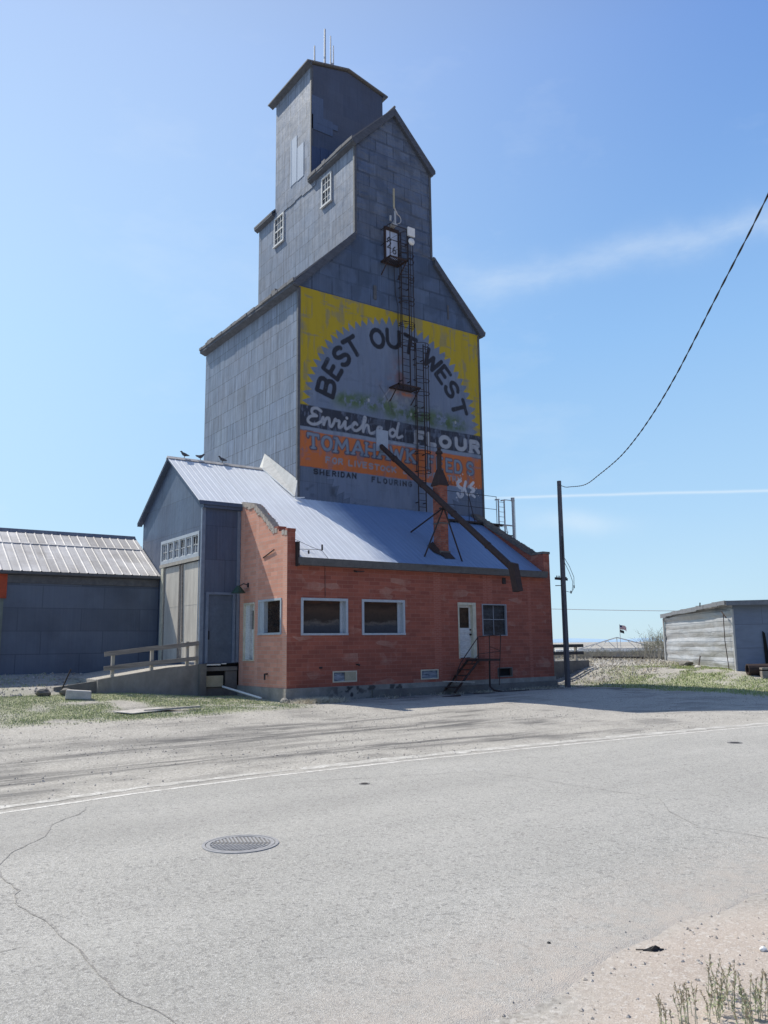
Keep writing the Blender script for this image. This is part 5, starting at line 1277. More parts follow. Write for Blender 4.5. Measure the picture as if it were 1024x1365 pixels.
# crumpled wall as a displaced grid
m = MB(); NA, NZ = 60, 40; HV = {}
def wv(i, k):
    a = Ld*1.22*i/NA; zt_ = 3.46-.02*a; z = .1+(zt_-.1)*k/NZ
    row = (z-.1)/.46; fr_ = row-math.floor(row)
    off = .045*math.sin(PI*fr_)+.10*mnoise.noise(Vector((a*.35, z*1.7, 4)))+.02*mnoise.noise(Vector((a*1.2, z*3.0, 9)))
    return cp(a, -off, z)
for i in range(NA):
    for k in range(NZ): m.quad(wv(i,k), wv(i+1,k), wv(i+1,k+1), wv(i,k+1))
bm_o = m.build('side_wall', M['crumple'], RS)
m = MB(); 
dsx = (3.4, 4.7)
m.quad(cp(0,0,.1), cp(0,Lw,.1), cp(0,Lw,3.38), cp(0,0,3.48)); m.quad(cp(11,0,.1), cp(11,Lw,.1), cp(11,Lw,3.2), cp(11,0,3.2)); m.quad(cp(0,Lw,.1), cp(11,Lw,.1), cp(11,Lw,3.2), cp(0,Lw,3.2))
t = NT('grey_lap_boards'); p = t.sep(t.obj()); v = t.comb(t.math('ADD', p[0], t.math('MULTIPLY', p[1], -.5)), p[2], 0.)
c_, f_ = t.brick(v, 2.3, 1.05, (.20,.24,.32), (.175,.21,.285), (.11,.13,.18), .012, .4); nn = t.noise(t.mapv(v, (1,3,1)), 1.4, 5, .6); c_ = t.mix(t.rng(nn, .4, .7, 0, .4), c_, (.12,.14,.18))
M['rs_front'] = t.out(c_, .7, .1, t.bump(f_, -.4, .02))
m.build('front_wall', M['rs_front'], RS)
m = MB(); m.extr([cp(-.35,-.42,3.50), cp(11.0,-.22,3.28), cp(11.0,Lw+.3,3.3), cp(-.35,Lw+.3,3.40)], (0,0,.05)); m.build('roof', M['roof_dark'], RS)
m = MB(); r2 = random.Random(4); a = -.3
while a < 11.2:
    l = .7+r2.random()*1.2; z0 = 3.38-.06*r2.random(); e_ = min(a+l, 11.0); f0 = -.021*max(a,0); f1 = -.021*e_; o0 = -.44+.018*max(a,0); o1 = -.44+.018*e_; m.extr([cp(a,o0,z0+f0),cp(e_,o1,z0+f1+.03*r2.random()),cp(e_,o1,3.56+f1+.04*r2.random()),cp(a,o0,3.56+f0)], tuple(d2*.03)); a += l
b = -.4
while b < Lw: l = 1.0+r2.random()*1.4; m.extr([cp(-.38,b,3.36-.01*b-.04*r2.random()),cp(-.38,b+l,3.36-.01*b),cp(-.38,b+l,3.54-.01*b+.03*r2.random()),cp(-.38,b,3.54-.01*b)], tuple(d1*.03)); b += l
m.build('eave_sheet', plain('worn_eave_sheet', (.20,.21,.235), .7, 0, .3, 3), RS)
m = MB(); m.extr([cp(-.04,-.06,.1),cp(.12,-.06,.1),cp(.12,-.06,3.2),cp(-.04,-.06,3.2)], tuple(d2*.08)); m.extr([cp(10.9,-.12,.1),cp(11.05,-.12,.1),cp(11.05,-.12,3.1),cp(10.9,-.12,3.1)], tuple(d2*.08)); m.build('corner_trim', M['pipe_grey'], RS)
m = MB(); m.extr([cp(-.05,1.65,.15),cp(-.05,2.55,.15),cp(-.07,2.45,2.05),cp(-.07,1.45,2.1)], tuple(d1*.04)); m.build('door', plain('pale_blue_door', (.2,.25,.33), .7, 0, .2, 2), RS)
m = MB(); m.extr([cp(-.06,1.25,.15),cp(-.06,1.5,.15),cp(-.08,1.3,2.1),cp(-.08,1.2,2.2)], tuple(d1*.03)); 
for (b0, b1, z0, z1) in ((2.0,2.5,2.7,2.76),(3.0,3.5,2.72,2.78),(3.8,4.2,2.7,2.78),(3.4,4.1,1.85,1.9),(2.9,3.3,1.3,1.42),(3.9,4.4,1.6,1.66)): m.extr([cp(-.03,b0,z0),cp(-.03,b1,z0-.02),cp(-.03,b1,z1),cp(-.03,b0,z1)], tuple(d1*.02))
m.build('wall_gap', M['dark'], RS)
m = MB(); m.tube([cp(.5,-.25,3.0),cp(.55,-.25,1.8),cp(.3,-.25,.5)], .02, 5); m.tube([cp(.6,-.28,3.1),cp(.1,-.28,2.8)], .03, 5); m.build('dangling_wire', M['rust'], RS)
m = MB(); m.bar(cp(2.9,-.5,3.44),cp(2.85,-.5,3.62), .04); m.build('roof_stub', M['dark_steel'], RS)
# culvert pipe and timbers by the shed corner
q0 = C0+d1*(-.9)+d2*.1; q1 = q0+d2*2.6
m = MB(); N = 18
pts_o = []
ax = (q1-q0).normalized(); s1 = ax.cross(Vector((0,0,1))).normalized()
def rp(c, r, a): return c+s1*(r*math.cos(a))+Vector((0,0,r*math.sin(a)))
cz0 = Vector((0,0,G(q0.x,q0.y)+.24)); 
for k in range(N):
    a, b = 2*PI*k/N, 2*PI*(k+1)/N
    m.quad(rp(q0+cz0,.24,a),rp(q0+cz0,.24,b),rp(q1+cz0,.24,b),rp(q1+cz0,.24,a)); m.quad(rp(q0+cz0,.19,a),rp(q0+cz0,.19,b),rp(q1+cz0,.19,b),rp(q1+cz0,.19,a)); m.quad(rp(q0+cz0,.19,a),rp(q0+cz0,.24,a),rp(q0+cz0,.24,b),rp(q0+cz0,.19,b))
tag(m.build('culvert_pipe', M['rust'], None), 'rusty culvert pipe lying at the near corner of the dented shed', 'pipe')
m = MB(); qa = C0+d1*(-1.35)+d2*.5; qb = C0+d1*(-1.3)+d2*3.6; za = G(qa.x,qa.y)+.38; m.bar((qa.x,qa.y,za),(qb.x,qb.y,za), .3, .08); m.bar((qa.x,qa.y,za-.25),(qb.x,qb.y,za-.25), .25, .3)
tag(m.build('timber_stack', M['wood'], None), 'low stack of timbers beside the culvert pipe', 'timber')
m = MB(); qa = C0+d1*3.2-d2*.7; qb = C0+d1*3.9-d2*.35; m.bar((qa.x,qa.y,.45),(qb.x,qb.y,1.05), .05); tag(m.build('leaning_stick', M['dark_steel'], None), 'dark stick leaning on the dented shed wall', 'stick')
qa = C0+d1*5.4-d2*.6; tag(rock('scrap_heap', qa.x, qa.y, G(qa.x,qa.y)+.12, .7, .3, .18, M['concrete_dark'], .9, 8), 'small dark scrap heap against the dented shed wall', 'scrap heap')
m = MB(); qa = C0+d1*2.6-d2*.9; tag(rock('rock', qa.x, qa.y, G(qa.x,qa.y)+.06, .22, .16, .10, M['stone'], .9, 12), 'pale rock in the grass in front of the dented shed wall', 'rock')

# ------------------------------------------------------------------ BACKGROUND
def add_at(name, m_, mat, label, cat_, **k): return tag(m_.build(name, mat, None), label, cat_, **k)
fenm = plain('old_board_fence', (.34,.33,.32), .95, 0, .45, 3, stretch=(6,6,.3))
FN = thing('board_fence', 'weathered grey board fence running across behind the dry mound', 'fence', (37,16,0))
m = MB(); A_ = Vector((32.6,20.2,0)); B_ = Vector((42.0,11.6,0)); dd = (B_-A_).normalized(); L_ = (B_-A_).length; nrm = Vector((-dd.y, dd.x, 0)); r2 = random.Random(8)
s_ = 0
while s_ < L_:
    q = A_+dd*s_; w = .16+.05*r2.random(); h = .98+.06*r2.random(); m.extr([(q.x,q.y,-.1),((q+dd*w).x,(q+dd*w).y,-.1),((q+dd*w).x,(q+dd*w).y,h),(q.x,q.y,h+.03*r2.random())], tuple(nrm*.03)); s_ += w+.012
m.build('boards', fenm, FN)
m = MB()
s_ = 0
while s_ < L_+.1: q = A_+dd*s_-nrm*.06; m.box(q.x-.06,q.x+.06,q.y-.06,q.y+.06,-.1,1.10); s_ += 2.4
m.build('post', M['wood'], FN)
m = MB(); m.box(24.0,32.4,20.25,20.5,-.1,1.24); m.box(23.8,32.6,20.2,20.55,1.24,1.31); add_at('yard_wall', m, plain('grey_render', (.25,.27,.30), .9, 0, .2, 2), 'plain grey yard wall seen between the dock rails and the board fence', 'wall')
m = MB(); m.bar((33.5,15.9,.66),(40.3,9.9,.52), .3, .22); add_at('pipeline', m, M['dark_steel'], 'dark pipe lying on the ground in front of the board fence', 'pipe')
LB = thing('low_building', 'far low building with a thin white flat roof beyond the board fence', 'building', (61,36,0))
m = MB(); m.extr([(55,39.2,0),(66.5,31.4,0),(66.5,31.4,.70),(55,39.2,.70)], (3,4.5,0)); m.build('wall', plain('far_wall', (.3,.3,.3), .9, 0, .2, 1), LB)
m = MB(); m.extr([(54.7,39.0,.72),(66.7,31.0,.72),(66.7,31.0,.95),(54.7,39.0,.95)], (3.4,5.2,0)); m.build('roof', M['white'], LB)
TR = thing('roof_truss', 'grey triangular truss standing above the far white-roofed building', 'truss', (60.6,35.6,1.1))
ta = Vector((58.2,37.4,1.45)); tb = Vector((63.6,33.6,1.45)); tp = Vector((60.8,35.55,3.15)); m = MB()
mid = ta.lerp(tb,.5)
tp = Vector((mid.x-.1, mid.y+.05, 2.25))
ta = mid+(ta-mid)*1.35; tb = mid+(tb-mid)*1.35; ta.z = tb.z = 1.02
m.tube([ta,tp,tb], .06, 5); m.tube([ta,tb], .06, 5); m.tube([tp,(tp.x,tp.y,1.02)], .05, 5); mid.z = 1.02
for f in (.35,.65): m.tube([ta.lerp(tp,f+.1), ta.lerp(mid,f-.1)], .035, 5); m.tube([tb.lerp(tp,f+.1), tb.lerp(mid,f-.1)], .035, 5); m.tube([ta.lerp(tp,f+.1), ta.lerp(mid,min(1,f+.3))], .035, 5)
m.build('frame', M['pipe_grey'], TR)
FP = thing('flagpole', 'far thin flagpole flying a striped flag above a dark one', 'flagpole', (77.8,48.6,0))
m = MB(); m.tube([(77.8,48.6,0),(77.8,48.6,4.15)], [.05,.035], 6); m.build('pole', M['pipe_grey'], FP)
u = Vector((.81,-.58,0)); 
fl = [plain('flag_red', (.35,.03,.03), .8), plain('flag_white', (.7,.7,.7), .8), plain('flag_blue', (.02,.03,.12), .8)]
m = MB(); W_ = .95; H_ = .58
for k in range(13):
    for j in range(8):
        a, b = j/8, (j+1)/8; f = lambda s: (77.8+u.x*W_*s+.05*math.sin(s*7)*u.y, 48.6+u.y*W_*s+.05*math.sin(s*7), 4.05-.38*s*s-.03*math.sin(s*6))
        p, q = f(a), f(b); z0, z1 = -H_*k/13, -H_*(k+1)/13
        mi = 2 if (k < 7 and j < 3) else k % 2*1
        m.quad((p[0],p[1],p[2]+z0),(q[0],q[1],q[2]+z0),(q[0],q[1],q[2]+z1),(p[0],p[1],p[2]+z1), mi)
m.build('striped_flag', fl, FP, recalc=False)
m = MB()
for j in range(6):
    a, b = j/6, (j+1)/6; f = lambda s: (77.8+u.x*.6*s, 48.6+u.y*.6*s+.04*math.sin(s*7), 3.42-.22*s)
    p, q = f(a), f(b); m.quad(p, q, (q[0],q[1],q[2]-.38), (p[0],p[1],p[2]-.38))
m.build('dark_flag', M['black'], FP, recalc=False)
m = MB(); m.tube(cat3([(40,62,6.9),(75,40,5.55),(110,18,5.4)], 10), .035, 4); add_at('power_line', m, M['pipe_grey'], 'faint distant power line crossing behind the flagpole', 'power line')
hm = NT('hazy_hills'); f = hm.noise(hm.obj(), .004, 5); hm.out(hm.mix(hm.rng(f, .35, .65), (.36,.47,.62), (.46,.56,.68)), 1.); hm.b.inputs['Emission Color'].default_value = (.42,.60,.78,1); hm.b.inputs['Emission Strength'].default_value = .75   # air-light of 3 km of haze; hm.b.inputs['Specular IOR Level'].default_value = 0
m = MB(); prev = None
for i in range(241):
    a = math.radians(-80+i*1.0); R0 = 2900; x, y = -12.8+R0*math.sin(a), -23.5+R0*math.cos(a)
    h = 10+16*mnoise.noise(Vector((a*5, 0, 1)))+7*mnoise.noise(Vector((a*22, 3, 1))); h = max(4, h)
    if prev: m.quad((prev[0],prev[1],-10),(x,y,-10),(x,y,h),(prev[0],prev[1],prev[2]))
    prev = (x, y, h)
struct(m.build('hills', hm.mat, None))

# ------------------------------------------------------------------ VEGETATION
def bush_mat(name, c1, c2):
    t = NT(name); f = t.noise(t.obj(), 4, 3); return t.out(t.mix(t.rng(f, .35, .65), c1, c2), .9)
M['twig'] = bush_mat('dry_twigs', (.33,.31,.27), (.2,.18,.15)); M['bushleaf'] = bush_mat('sparse_buds', (.36,.38,.26), (.24,.27,.16)); M['drygrass'] = bush_mat('dry_grass', (.60,.55,.44), (.45,.40,.30)); M['green'] = bush_mat('spring_grass', (.36,.43,.17), (.24,.31,.11))
def shrub(x, y, h, w, n, label, seed, leaves, name='shrub', cat_='shrub', group=None):
    r = random.Random(seed); s = thing(name, label, cat_, (x, y, G(x,y)), group); m = MB(); tips = []
    z0 = G(x, y)-.05
    for i in range(n):
        bx_, by_ = x+r.gauss(0,w*.35), y+r.gauss(0,w*.25); hh = h*(.55+.5*r.random()); lx, ly = r.gauss(0,w*.2), r.gauss(0,w*.2)
        p = [(bx_,by_,z0),(bx_+lx*.4,by_+ly*.4,z0+hh*.5),(bx_+lx,by_+ly,z0+hh)]; m.tube(p, [.016,.010,.004], 3)
        for q in range(6):
            s_ = .3+.7*r.random(); c = Vector(p[1]).lerp(Vector(p[2]), (s_-.3)/.7); e_ = c+Vector((r.gauss(0,.22),r.gauss(0,.22),.12+.3*r.random())); m.tube([c, e_], [.007,.003], 3); tips.append((c, e_))
    m.build('stems', M['twig'], s, recalc=False)
    if leaves:
        m = MB()
        for c, e_ in tips:
            for q in range(leaves):
                p = c.lerp(e_, r.random())+Vector((r.gauss(0,.05),)*3); d = Vector((r.gauss(0,1),r.gauss(0,1),r.gauss(0,1))).normalized()*(.025+.03*r.random()); d2_ = Vector((r.gauss(0,1),r.gauss(0,1),r.gauss(0,1))).normalized()*.03; m.poly([p, p+d, p+d+d2_])
        m.build('leaves', M['bushleaf'], s, recalc=False)
gsh = 'scrubby bushes behind the mound'
shrub(34.6,10.6,2.0,1.3,70,'tallest budding shrub beside the far corner of the dented shed',1,8,group=gsh)
shrub(35.6,12.4,1.7,1.5,55,'paler budding shrub just left of the tallest one',2,6,group=gsh)
for i, (x, y, h, lab) in enumerate(((36.5,14.2,.75,'dry brush on the board fence, nearest the shrubs'),(35.0,16.2,.7,'dry brush in front of the middle of the board fence'),(33.8,17.5,.65,'dry brush left of the middle of the board fence'),(32.4,18.8,.6,'dry brush at the left end of the board fence'))):
    shrub(x,y,h,2.2,60,lab,10+i,2,'dry_brush','brush','dry brush along the board fence')
for i, (x, y, h, lab) in enumerate(((49,47,3.2,'bare far tree seen just right of the utility pole'),(56,48,2.8,'bare far tree between the utility pole and the truss'))):
    r = random.Random(30+i); T_ = thing('bare_tree', lab, 'tree', (x,y,0)); m = MB(); m.tube([(x,y,-.1),(x,y,h*.5),(x,y,h*.8)], [.12,.08,.03], 5); m.build('trunk', M['twig'], T_)
    m = MB()
    for q in range(120): c = Vector((x+r.gauss(0,.7),y+r.gauss(0,.7),h*(.3+.5*r.random()))); m.tube([c, c+Vector((r.gauss(0,.3),r.gauss(0,.3),.5*r.random()))], [.025,.01], 3)
    m.build('crown', M['twig'], T_, recalc=False)

def blades(name, xy, h, w, mats, lean=.5, kind='stuff', label=None, cat_='grass', seed=1, zoff=0.):
    r = np.random.default_rng(seed); n = len(xy); z = gz(xy[:,0], xy[:,1])+zoff
    a = r.random(n)*2*PI; hh = h*(.5+.8*r.random(n)); ww = w*(.7+.6*r.random(n)); lx = r.normal(0, lean, n)*hh; ly = r.normal(0, lean, n)*hh
    dx = np.cos(a)*ww/2; dy = np.sin(a)*ww/2
    v = np.empty((n, 3, 3)); v[:,0] = np.stack([xy[:,0]-dx, xy[:,1]-dy, z-.01], 1); v[:,1] = np.stack([xy[:,0]+dx, xy[:,1]+dy, z-.01], 1); v[:,2] = np.stack([xy[:,0]+lx, xy[:,1]+ly, z+hh], 1)
    me = bpy.data.meshes.new(name); me.from_pydata(v.reshape(-1,3).tolist(), [], np.arange(3*n).reshape(n,3).tolist())
    for mm in mats: me.materials.append(mm)
    me.polygons.foreach_set('material_index', (r.random(n)*len(mats)).astype(np.int32))
    o = bpy.data.objects.new(name, me); C.objects.link(o); tag(o, label, cat_, kind=kind); return o
def scatter(n, x0, x1, y0, y1, f, seed):
    r = np.random.default_rng(seed); p = np.stack([x0+(x1-x0)*r.random(n), y0+(y1-y0)*r.random(n)], 1); k = f(p[:,0], p[:,1]); return p[r.random(n) < k]
xy = scatter(70000, -9.5, .2, -3.0, 3.9, grass_mask, 1)
blades('grass', xy, .032, .02, [M['green'],M['green'],M['drygrass'],M['bushleaf']], .5, label='patchy low green grass in front of the ramp', seed=2)
xy = scatter(110000, 15.5, 30, -10, 7, grass_mask, 3)
blades('grass', xy, .06, .035, [M['green'],M['green'],M['green'],M['drygrass']], .6, label='rough green grass on the bank before the dented shed', seed=4)
xy = scatter(9000, 18, 33, 1, 13, lambda x, y: .7*nsm(.35,.6,fbm(x,y,1.3,9)), 5)
blades('dry_grass', xy, .14, .05, [M['drygrass'],M['twig'],M['drygrass']], .7, label='bleached dry grass and stalks on the crest of the mound', seed=6)
xy = scatter(9000, -12, -3.5, 3.8, 7.6, lambda x, y: .5*nsm(.45,.6,fbm(x,y,.8,19))*(x < -5.6), 7)
blades('grass', xy, .07, .025, [M['green'],M['drygrass']], .6, label='thin weeds on the gravel before the left shed', seed=8)
rr_ = np.random.default_rng(4); nn_ = 1600; xy = np.stack([.75+rr_.normal(0,.42,nn_), -.75+rr_.normal(0,.22,nn_)], 1)
o = blades('straw_heap', xy, .16, .02, [M['drygrass']], 1.2, None, 'heap of bleached straw at the foot of the front wall near the brick corner', 'straw', 9)
xy = scatter(5000, .3, 12.6, -.9, -.08, lambda x, y: .6*nsm(.45,.62,fbm(x,y,.6,39)), 11)
blades('dry_grass', xy, .10, .02, [M['drygrass'],M['twig']], .8, label='dead weeds along the foot of the brick front wall', seed=12)

# gravel: small stones
def stones(name, xy, smin, smax, mats, label, seed, zf=None):
    r = np.random.default_rng(seed); n = len(xy); z = (gz(xy[:,0],xy[:,1]) if zf is None else zf(xy[:,0],xy[:,1]))
    base = np.array([(1,0,0),(0,1,0),(-1,0,0),(0,-1,0),(0,0,.8),(0,0,-.5)]); fc = np.array([(0,1,4),(1,2,4),(2,3,4),(3,0,4),(1,0,5),(2,1,5),(3,2,5),(0,3,5)])
    s = smin+(smax-smin)*r.random(n)**3; sh = .7+.6*r.random((n,3)); a = r.random(n)*PI; jit = 1+.35*r.normal(0,.5,(n,6,1))
    v = base[None]*jit*sh[:,None]*s[:,None,None]; x = v[...,0]*np.cos(a)[:,None]-v[...,1]*np.sin(a)[:,None]; y = v[...,0]*np.sin(a)[:,None]+v[...,1]*np.cos(a)[:,None]
    v = np.stack([x+xy[:,0,None], y+xy[:,1,None], v[...,2]+z[:,None]+s[:,None]*.2], -1); f = (fc[None]+(np.arange(n)*6)[:,None,None]).reshape(-1,3)
    me = bpy.data.meshes.new(name); me.from_pydata(v.reshape(-1,3).tolist(), [], f.tolist())
    for mm in mats: me.materials.append(mm)
    me.polygons.foreach_set('material_index', np.repeat((r.random(n)*len(mats)).astype(np.int32), 8))
    o = bpy.data.objects.new(name, me); C.objects.link(o); tag(o, label, 'gravel', kind='stuff'); return o
st_m = [M['stone'], plain('grey_pebble', (.38,.36,.34), .9), plain('dark_pebble', (.27,.25,.235), .9), plain('tan_pebble', (.45,.40,.35), .9)]
xy = scatter(26000, -15, 18, -11.2, 1.5, lambda x, y: (y > yn(x)+.2)*(.35+.65*nsm(.45,.6,fbm(x,y,1.5,3)))*((y < -.1)|(x < 0)), 21)
stones('gravel', xy, .005, .019, st_m, 'loose stones scattered over the gravel lot', 22)
xy = scatter(9000, -12.5, -3, -22.2, -19.0, lambda x, y: nsm(.9,-.5,(y-yn(x,ROADS)))*(.4+.6*nsm(.4,.6,fbm(x,y,.8,8))), 23)
stones('gravel', xy, .003, .016, st_m, 'small stones on the dusty road shoulder', 24, lambda x, y: np.maximum(gz(x,y)-.0, -.31))
xy = scatter(16000, 14, 33, -3, 13, lambda x, y: .5*nsm(.4,.6,fbm(x,y,1.5,33))*nsm(-2,3,y+(x-20)*.3), 25)
stones('gravel', xy, .015, .07, st_m, 'pale rubble scattered on the mound', 26)
xy = scatter(2500, -13, -3, 3.6, 7.6, lambda x, y: .6, 27); stones('gravel', xy, .01, .06, st_m, 'stones on the slope before the left shed', 28)
def on_shoulder(x, y): return max(G(x, y), -.31)
for i, (x, y, s_, lab, mt) in enumerate(((-7.27,-20.12,.028,'white pebble with a dark underside on the road shoulder','white'),(-7.55,-20.42,.022,'small white pebble just below the larger one','white'),(-7.05,-20.28,.018,'flat white pebble right of the larger one on the shoulder','white'),(-7.45,-20.75,.026,'oval white pebble among the weeds at the right edge','white'),(-8.35,-19.15,.018,'dark pebble at the asphalt edge left of the rubber scrap','black'))):
    tag(rock('pebble', x, y, on_shoulder(x,y)+.01, s_, s_*.8, s_*.6, M[mt], i, i+20), lab, 'pebble')

# roadside weeds: separate seedy clumps, bottom right
M['weed'] = bush_mat('weed_stalk', (.52,.50,.36), (.36,.34,.24)); M['seed'] = bush_mat('seed_heads', (.52,.44,.32), (.33,.27,.19)); M['weedleaf'] = bush_mat('weed_leaf', (.36,.40,.24), (.24,.29,.15))
wl = ['leftmost thin weed clump at the bottom of the frame','tan bushy weed clump, second from the left','small sparse weed right of the tan one','leafy green weed in the middle of the row','tall weed with upright dark seed heads','tallest weed stalk with a bent tip','dense dark weed near the right corner','low spreading weed between the taller right ones','brown seeded weed at the right edge','feathery weed at the far right edge']
def weed(x, y, h, n, label, seed, leafy):
    r = random.Random(seed); z0 = on_shoulder(x,y)-.01; w = thing('roadside_weed', label, 'weed', (x,y,z0), 'dry roadside weeds at the bottom right'); ms = MB(); mh = MB(); ml = MB()
    for i in range(n):
        bx_, by_ = x+r.gauss(0,.035), y+r.gauss(0,.035); hh = h*(.6+.5*r.random()); lx, ly = r.gauss(0,.10)*hh*1.6, r.gauss(0,.10)*hh*1.6
        pp = [Vector((bx_,by_,z0)), Vector((bx_+lx*.3,by_+ly*.3,z0+hh*.5)), Vector((bx_+lx,by_+ly,z0+hh))]
        ms.tube(pp, [.0028,.002,.0012], 4)
        for q in range(26):
            s_ = .5+.5*r.random(); c = pp[1].lerp(pp[2], (s_-.5)*2); d = Vector((r.gauss(0,1),r.gauss(0,1),.9+r.random())).normalized()*(.008+.010*r.random()); o2 = Vector((r.gauss(0,1),r.gauss(0,1),r.gauss(0,1))).normalized()*.0035; mh.poly([c-o2, c+o2, c+d+o2*.6, c+d-o2*.6])
        for q in range(leafy*4):
            c = pp[0].lerp(pp[2], .1+.7*r.random()); d = Vector((r.gauss(0,1),r.gauss(0,1),.5+r.random()*.6)).normalized()*(.02+.025*r.random()); o2 = d.cross(Vector((0,0,1))).normalized()*.004; ml.poly([c, c+d*.5+o2, c+d, c+d*.5-o2])
    ms.build('stalks', M['weed'], w, recalc=False); mh.build('seed_heads', M['seed'], w, recalc=False)
    if leafy: ml.build('leaves', M['weedleaf'], w, recalc=False)
for i, (x, y, h, n, lf) in enumerate(((-8.80,-20.44,.20,3,0),(-8.66,-20.47,.24,7,0),(-8.52,-20.52,.20,3,0),(-8.42,-20.50,.22,4,4),(-8.30,-20.46,.24,4,0),(-8.14,-20.38,.25,2,2),(-8.28,-20.66,.24,8,3),(-8.44,-20.70,.16,6,1),(-8.22,-20.74,.24,7,0),(-8.12,-20.78,.22,7,0))):
    weed(x, y, h, n+3, wl[i], 50+i, lf+1)

# rubber scrap lying at the asphalt edge
sx, sy = -7.86, -19.66; sz = -.2985
dl = Vector((.42,-.90,0)).normalized()*1.; 
# oriented roughly along the picture's lower right
dl = Vector((.50,-.30,0)).normalized(); dn = Vector((-dl.y, dl.x, 0))
m = MB()
def rs(a, b, c): q = Vector((sx,sy,sz))+dl*a+dn*b; return (q.x, q.y, q.z+c)
prof_s = [(-.075,.004),(-.05,.010),(-.025,.022),(.0,.028),(.03,.026),(.055,.016),(.075,.004)]
for (a, b) in zip(prof_s[:-1], prof_s[1:]):
    h = lambda q: .006+.020*math.exp(-((q[0])/.035)**2)
    for s_ in (-1, 1):
        m.quad(rs(a[0],0,h(a)), rs(b[0],0,h(b)), rs(b[0],s_*b[1],-.002), rs(a[0],s_*a[1],-.002))
m.tube([rs(-.02,-.02,.01),rs(.01,-.012,.030),rs(.045,.0,.012)], .005, 6); m.tube([rs(-.07,0,.005),rs(-.12,.012,.003)], .004, 5)
tag(m.build('rubber_scrap', M['black'], None), 'small black scrap of rubber lying at the edge of the asphalt', 'scrap')

# manhole
MX, MYc, MR = -8.855, -15.21, .405; mz = rz(MX, MYc)
MH = thing('manhole_cover', 'round cast iron manhole cover with slanted grip bars in the asphalt', 'manhole cover', (MX, MYc, mz))
iron = plain('worn_iron', (.36,.355,.36), .6, .2, .25, 14); irond = plain('dirty_iron', (.19,.185,.18), .8, .2, .3, 20)
def annulus(m, r0, r1, z0, z1, n=48):
    for k in range(n):
        a, b = 2*PI*k/n, 2*PI*(k+1)/n; P_ = lambda r, t, z: (MX+r*math.cos(t), MYc+r*math.sin(t), z)
        m.quad(P_(r0,a,z1),P_(r1,a,z1),P_(r1,b,z1),P_(r0,b,z1)); m.quad(P_(r1,a,z0),P_(r1,b,z0),P_(r1,b,z1),P_(r1,a,z1)); m.quad(P_(r0,a,z0),P_(r0,b,z0),P_(r0,b,z1),P_(r0,a,z1))
m = MB(); annulus(m, MR-.035, MR, mz-.02, mz+.010); m.build('rim', iron, MH)
m = MB(); m.poly([(MX+(MR-.035)*math.cos(2*PI*k/48), MYc+(MR-.035)*math.sin(2*PI*k/48), mz+.0035) for k in range(48)]); m.build('cover', irond, MH)
m = MB(); annulus(m, MR-.085, MR-.045, mz, mz+.009)
e1 = Vector((.665,-.747,0)).normalized(); e1 = Vector((.78,-.62,0)).normalized(); e2 = Vector((-e1.y, e1.x, 0))
for row, sg_ in ((0,1),(1,-1)):
    for k in range(-9, 10):
        a = k*.042; c = Vector((MX,MYc,0))+e1*a+e2*(.155 if row == 0 else -.155); 
        hw = e2*.125*1.0+e1*.05*sg_*(-1 if row else -1)
        p, q = c-hw, c+hw
        def inside(v): return (v-Vector((MX,MYc,0))).length < MR-.09
        n = 12; pts_ = [p.lerp(q, i/n) for i in range(n+1)]; pts_ = [v for v in pts_ if inside(v)]
        if len(pts_) > 2: A_, B_ = pts_[0], pts_[-1]; m.bar((A_.x,A_.y,mz+.006),(B_.x,B_.y,mz+.006), .019, .008)
m.build('grip_bars', iron, MH)
for (x, y, r, lab) in ((-5.68,-12.87,.085,'small round dark valve cover in the asphalt nearer the manhole'),(2.98,-13.65,.15,'small dark valve cover in the asphalt far off to the right')):
    z = rz(x, y); m = MB(); m.tube([(x,y,z-.02),(x,y,z+.006)], r, 20); o = m.build('valve_cover', irond, None); tag(o, lab, 'valve cover')
    m = MB(); m.tube([(x,y,z-.02),(x,y,z+.011)], r*.6, 16); b_ = m.build('lid', M['dark_steel'], None); b_.parent = o

# pigeons on the ridge
for i, (px_, face, lab, up_) in enumerate(((-1.0,1,'leftmost pigeon perched on the warehouse ridge',.0),(-.35,-1,'middle pigeon with lifted tail on the warehouse ridge',.03),(.62,1,'rightmost pigeon on the ridge, against the elevator wall',0))):
    x, y, z = px_, YR, zt(YR)+.07
    b = thing('pigeon', lab, 'bird', (x, y, z), 'pigeons on the ridge')
    m = MB(); s_ = face*-1
    m.tube([(x+s_*-.20,y,z+.11+up_*2),(x+s_*-.12,y,z+.12+up_),(x+s_*-.04,y,z+.13),(x+s_*.05,y,z+.15),(x+s_*.10,y,z+.19),(x+s_*.13,y,z+.235),(x+s_*.15,y,z+.245),(x+s_*.175,y,z+.24),(x+s_*.20,y,z+.235)], [.012,.035,.062,.068,.045,.032,.034,.022,.005], 10)
    m.build('body', plain('pigeon_grey', (.07,.075,.09), .8), b, True)
    m = MB(); 
    for q in (-.025,.025): m.tube([(x+s_*.01,y+q,z+.09),(x+s_*.015,y+q,z)], .008, 5)
    m.build('leg', M['rust'], b)
    m = MB(); m.extr([(x+s_*.06,y-.05,z+.17),(x+s_*-.12,y-.06,z+.14),(x+s_*-.17,y-.03,z+.12),(x+s_*-.06,y-.055,z+.11)], (0,.10,0)); m.build('wing', plain('wing_grey', (.16,.17,.19), .8), b)

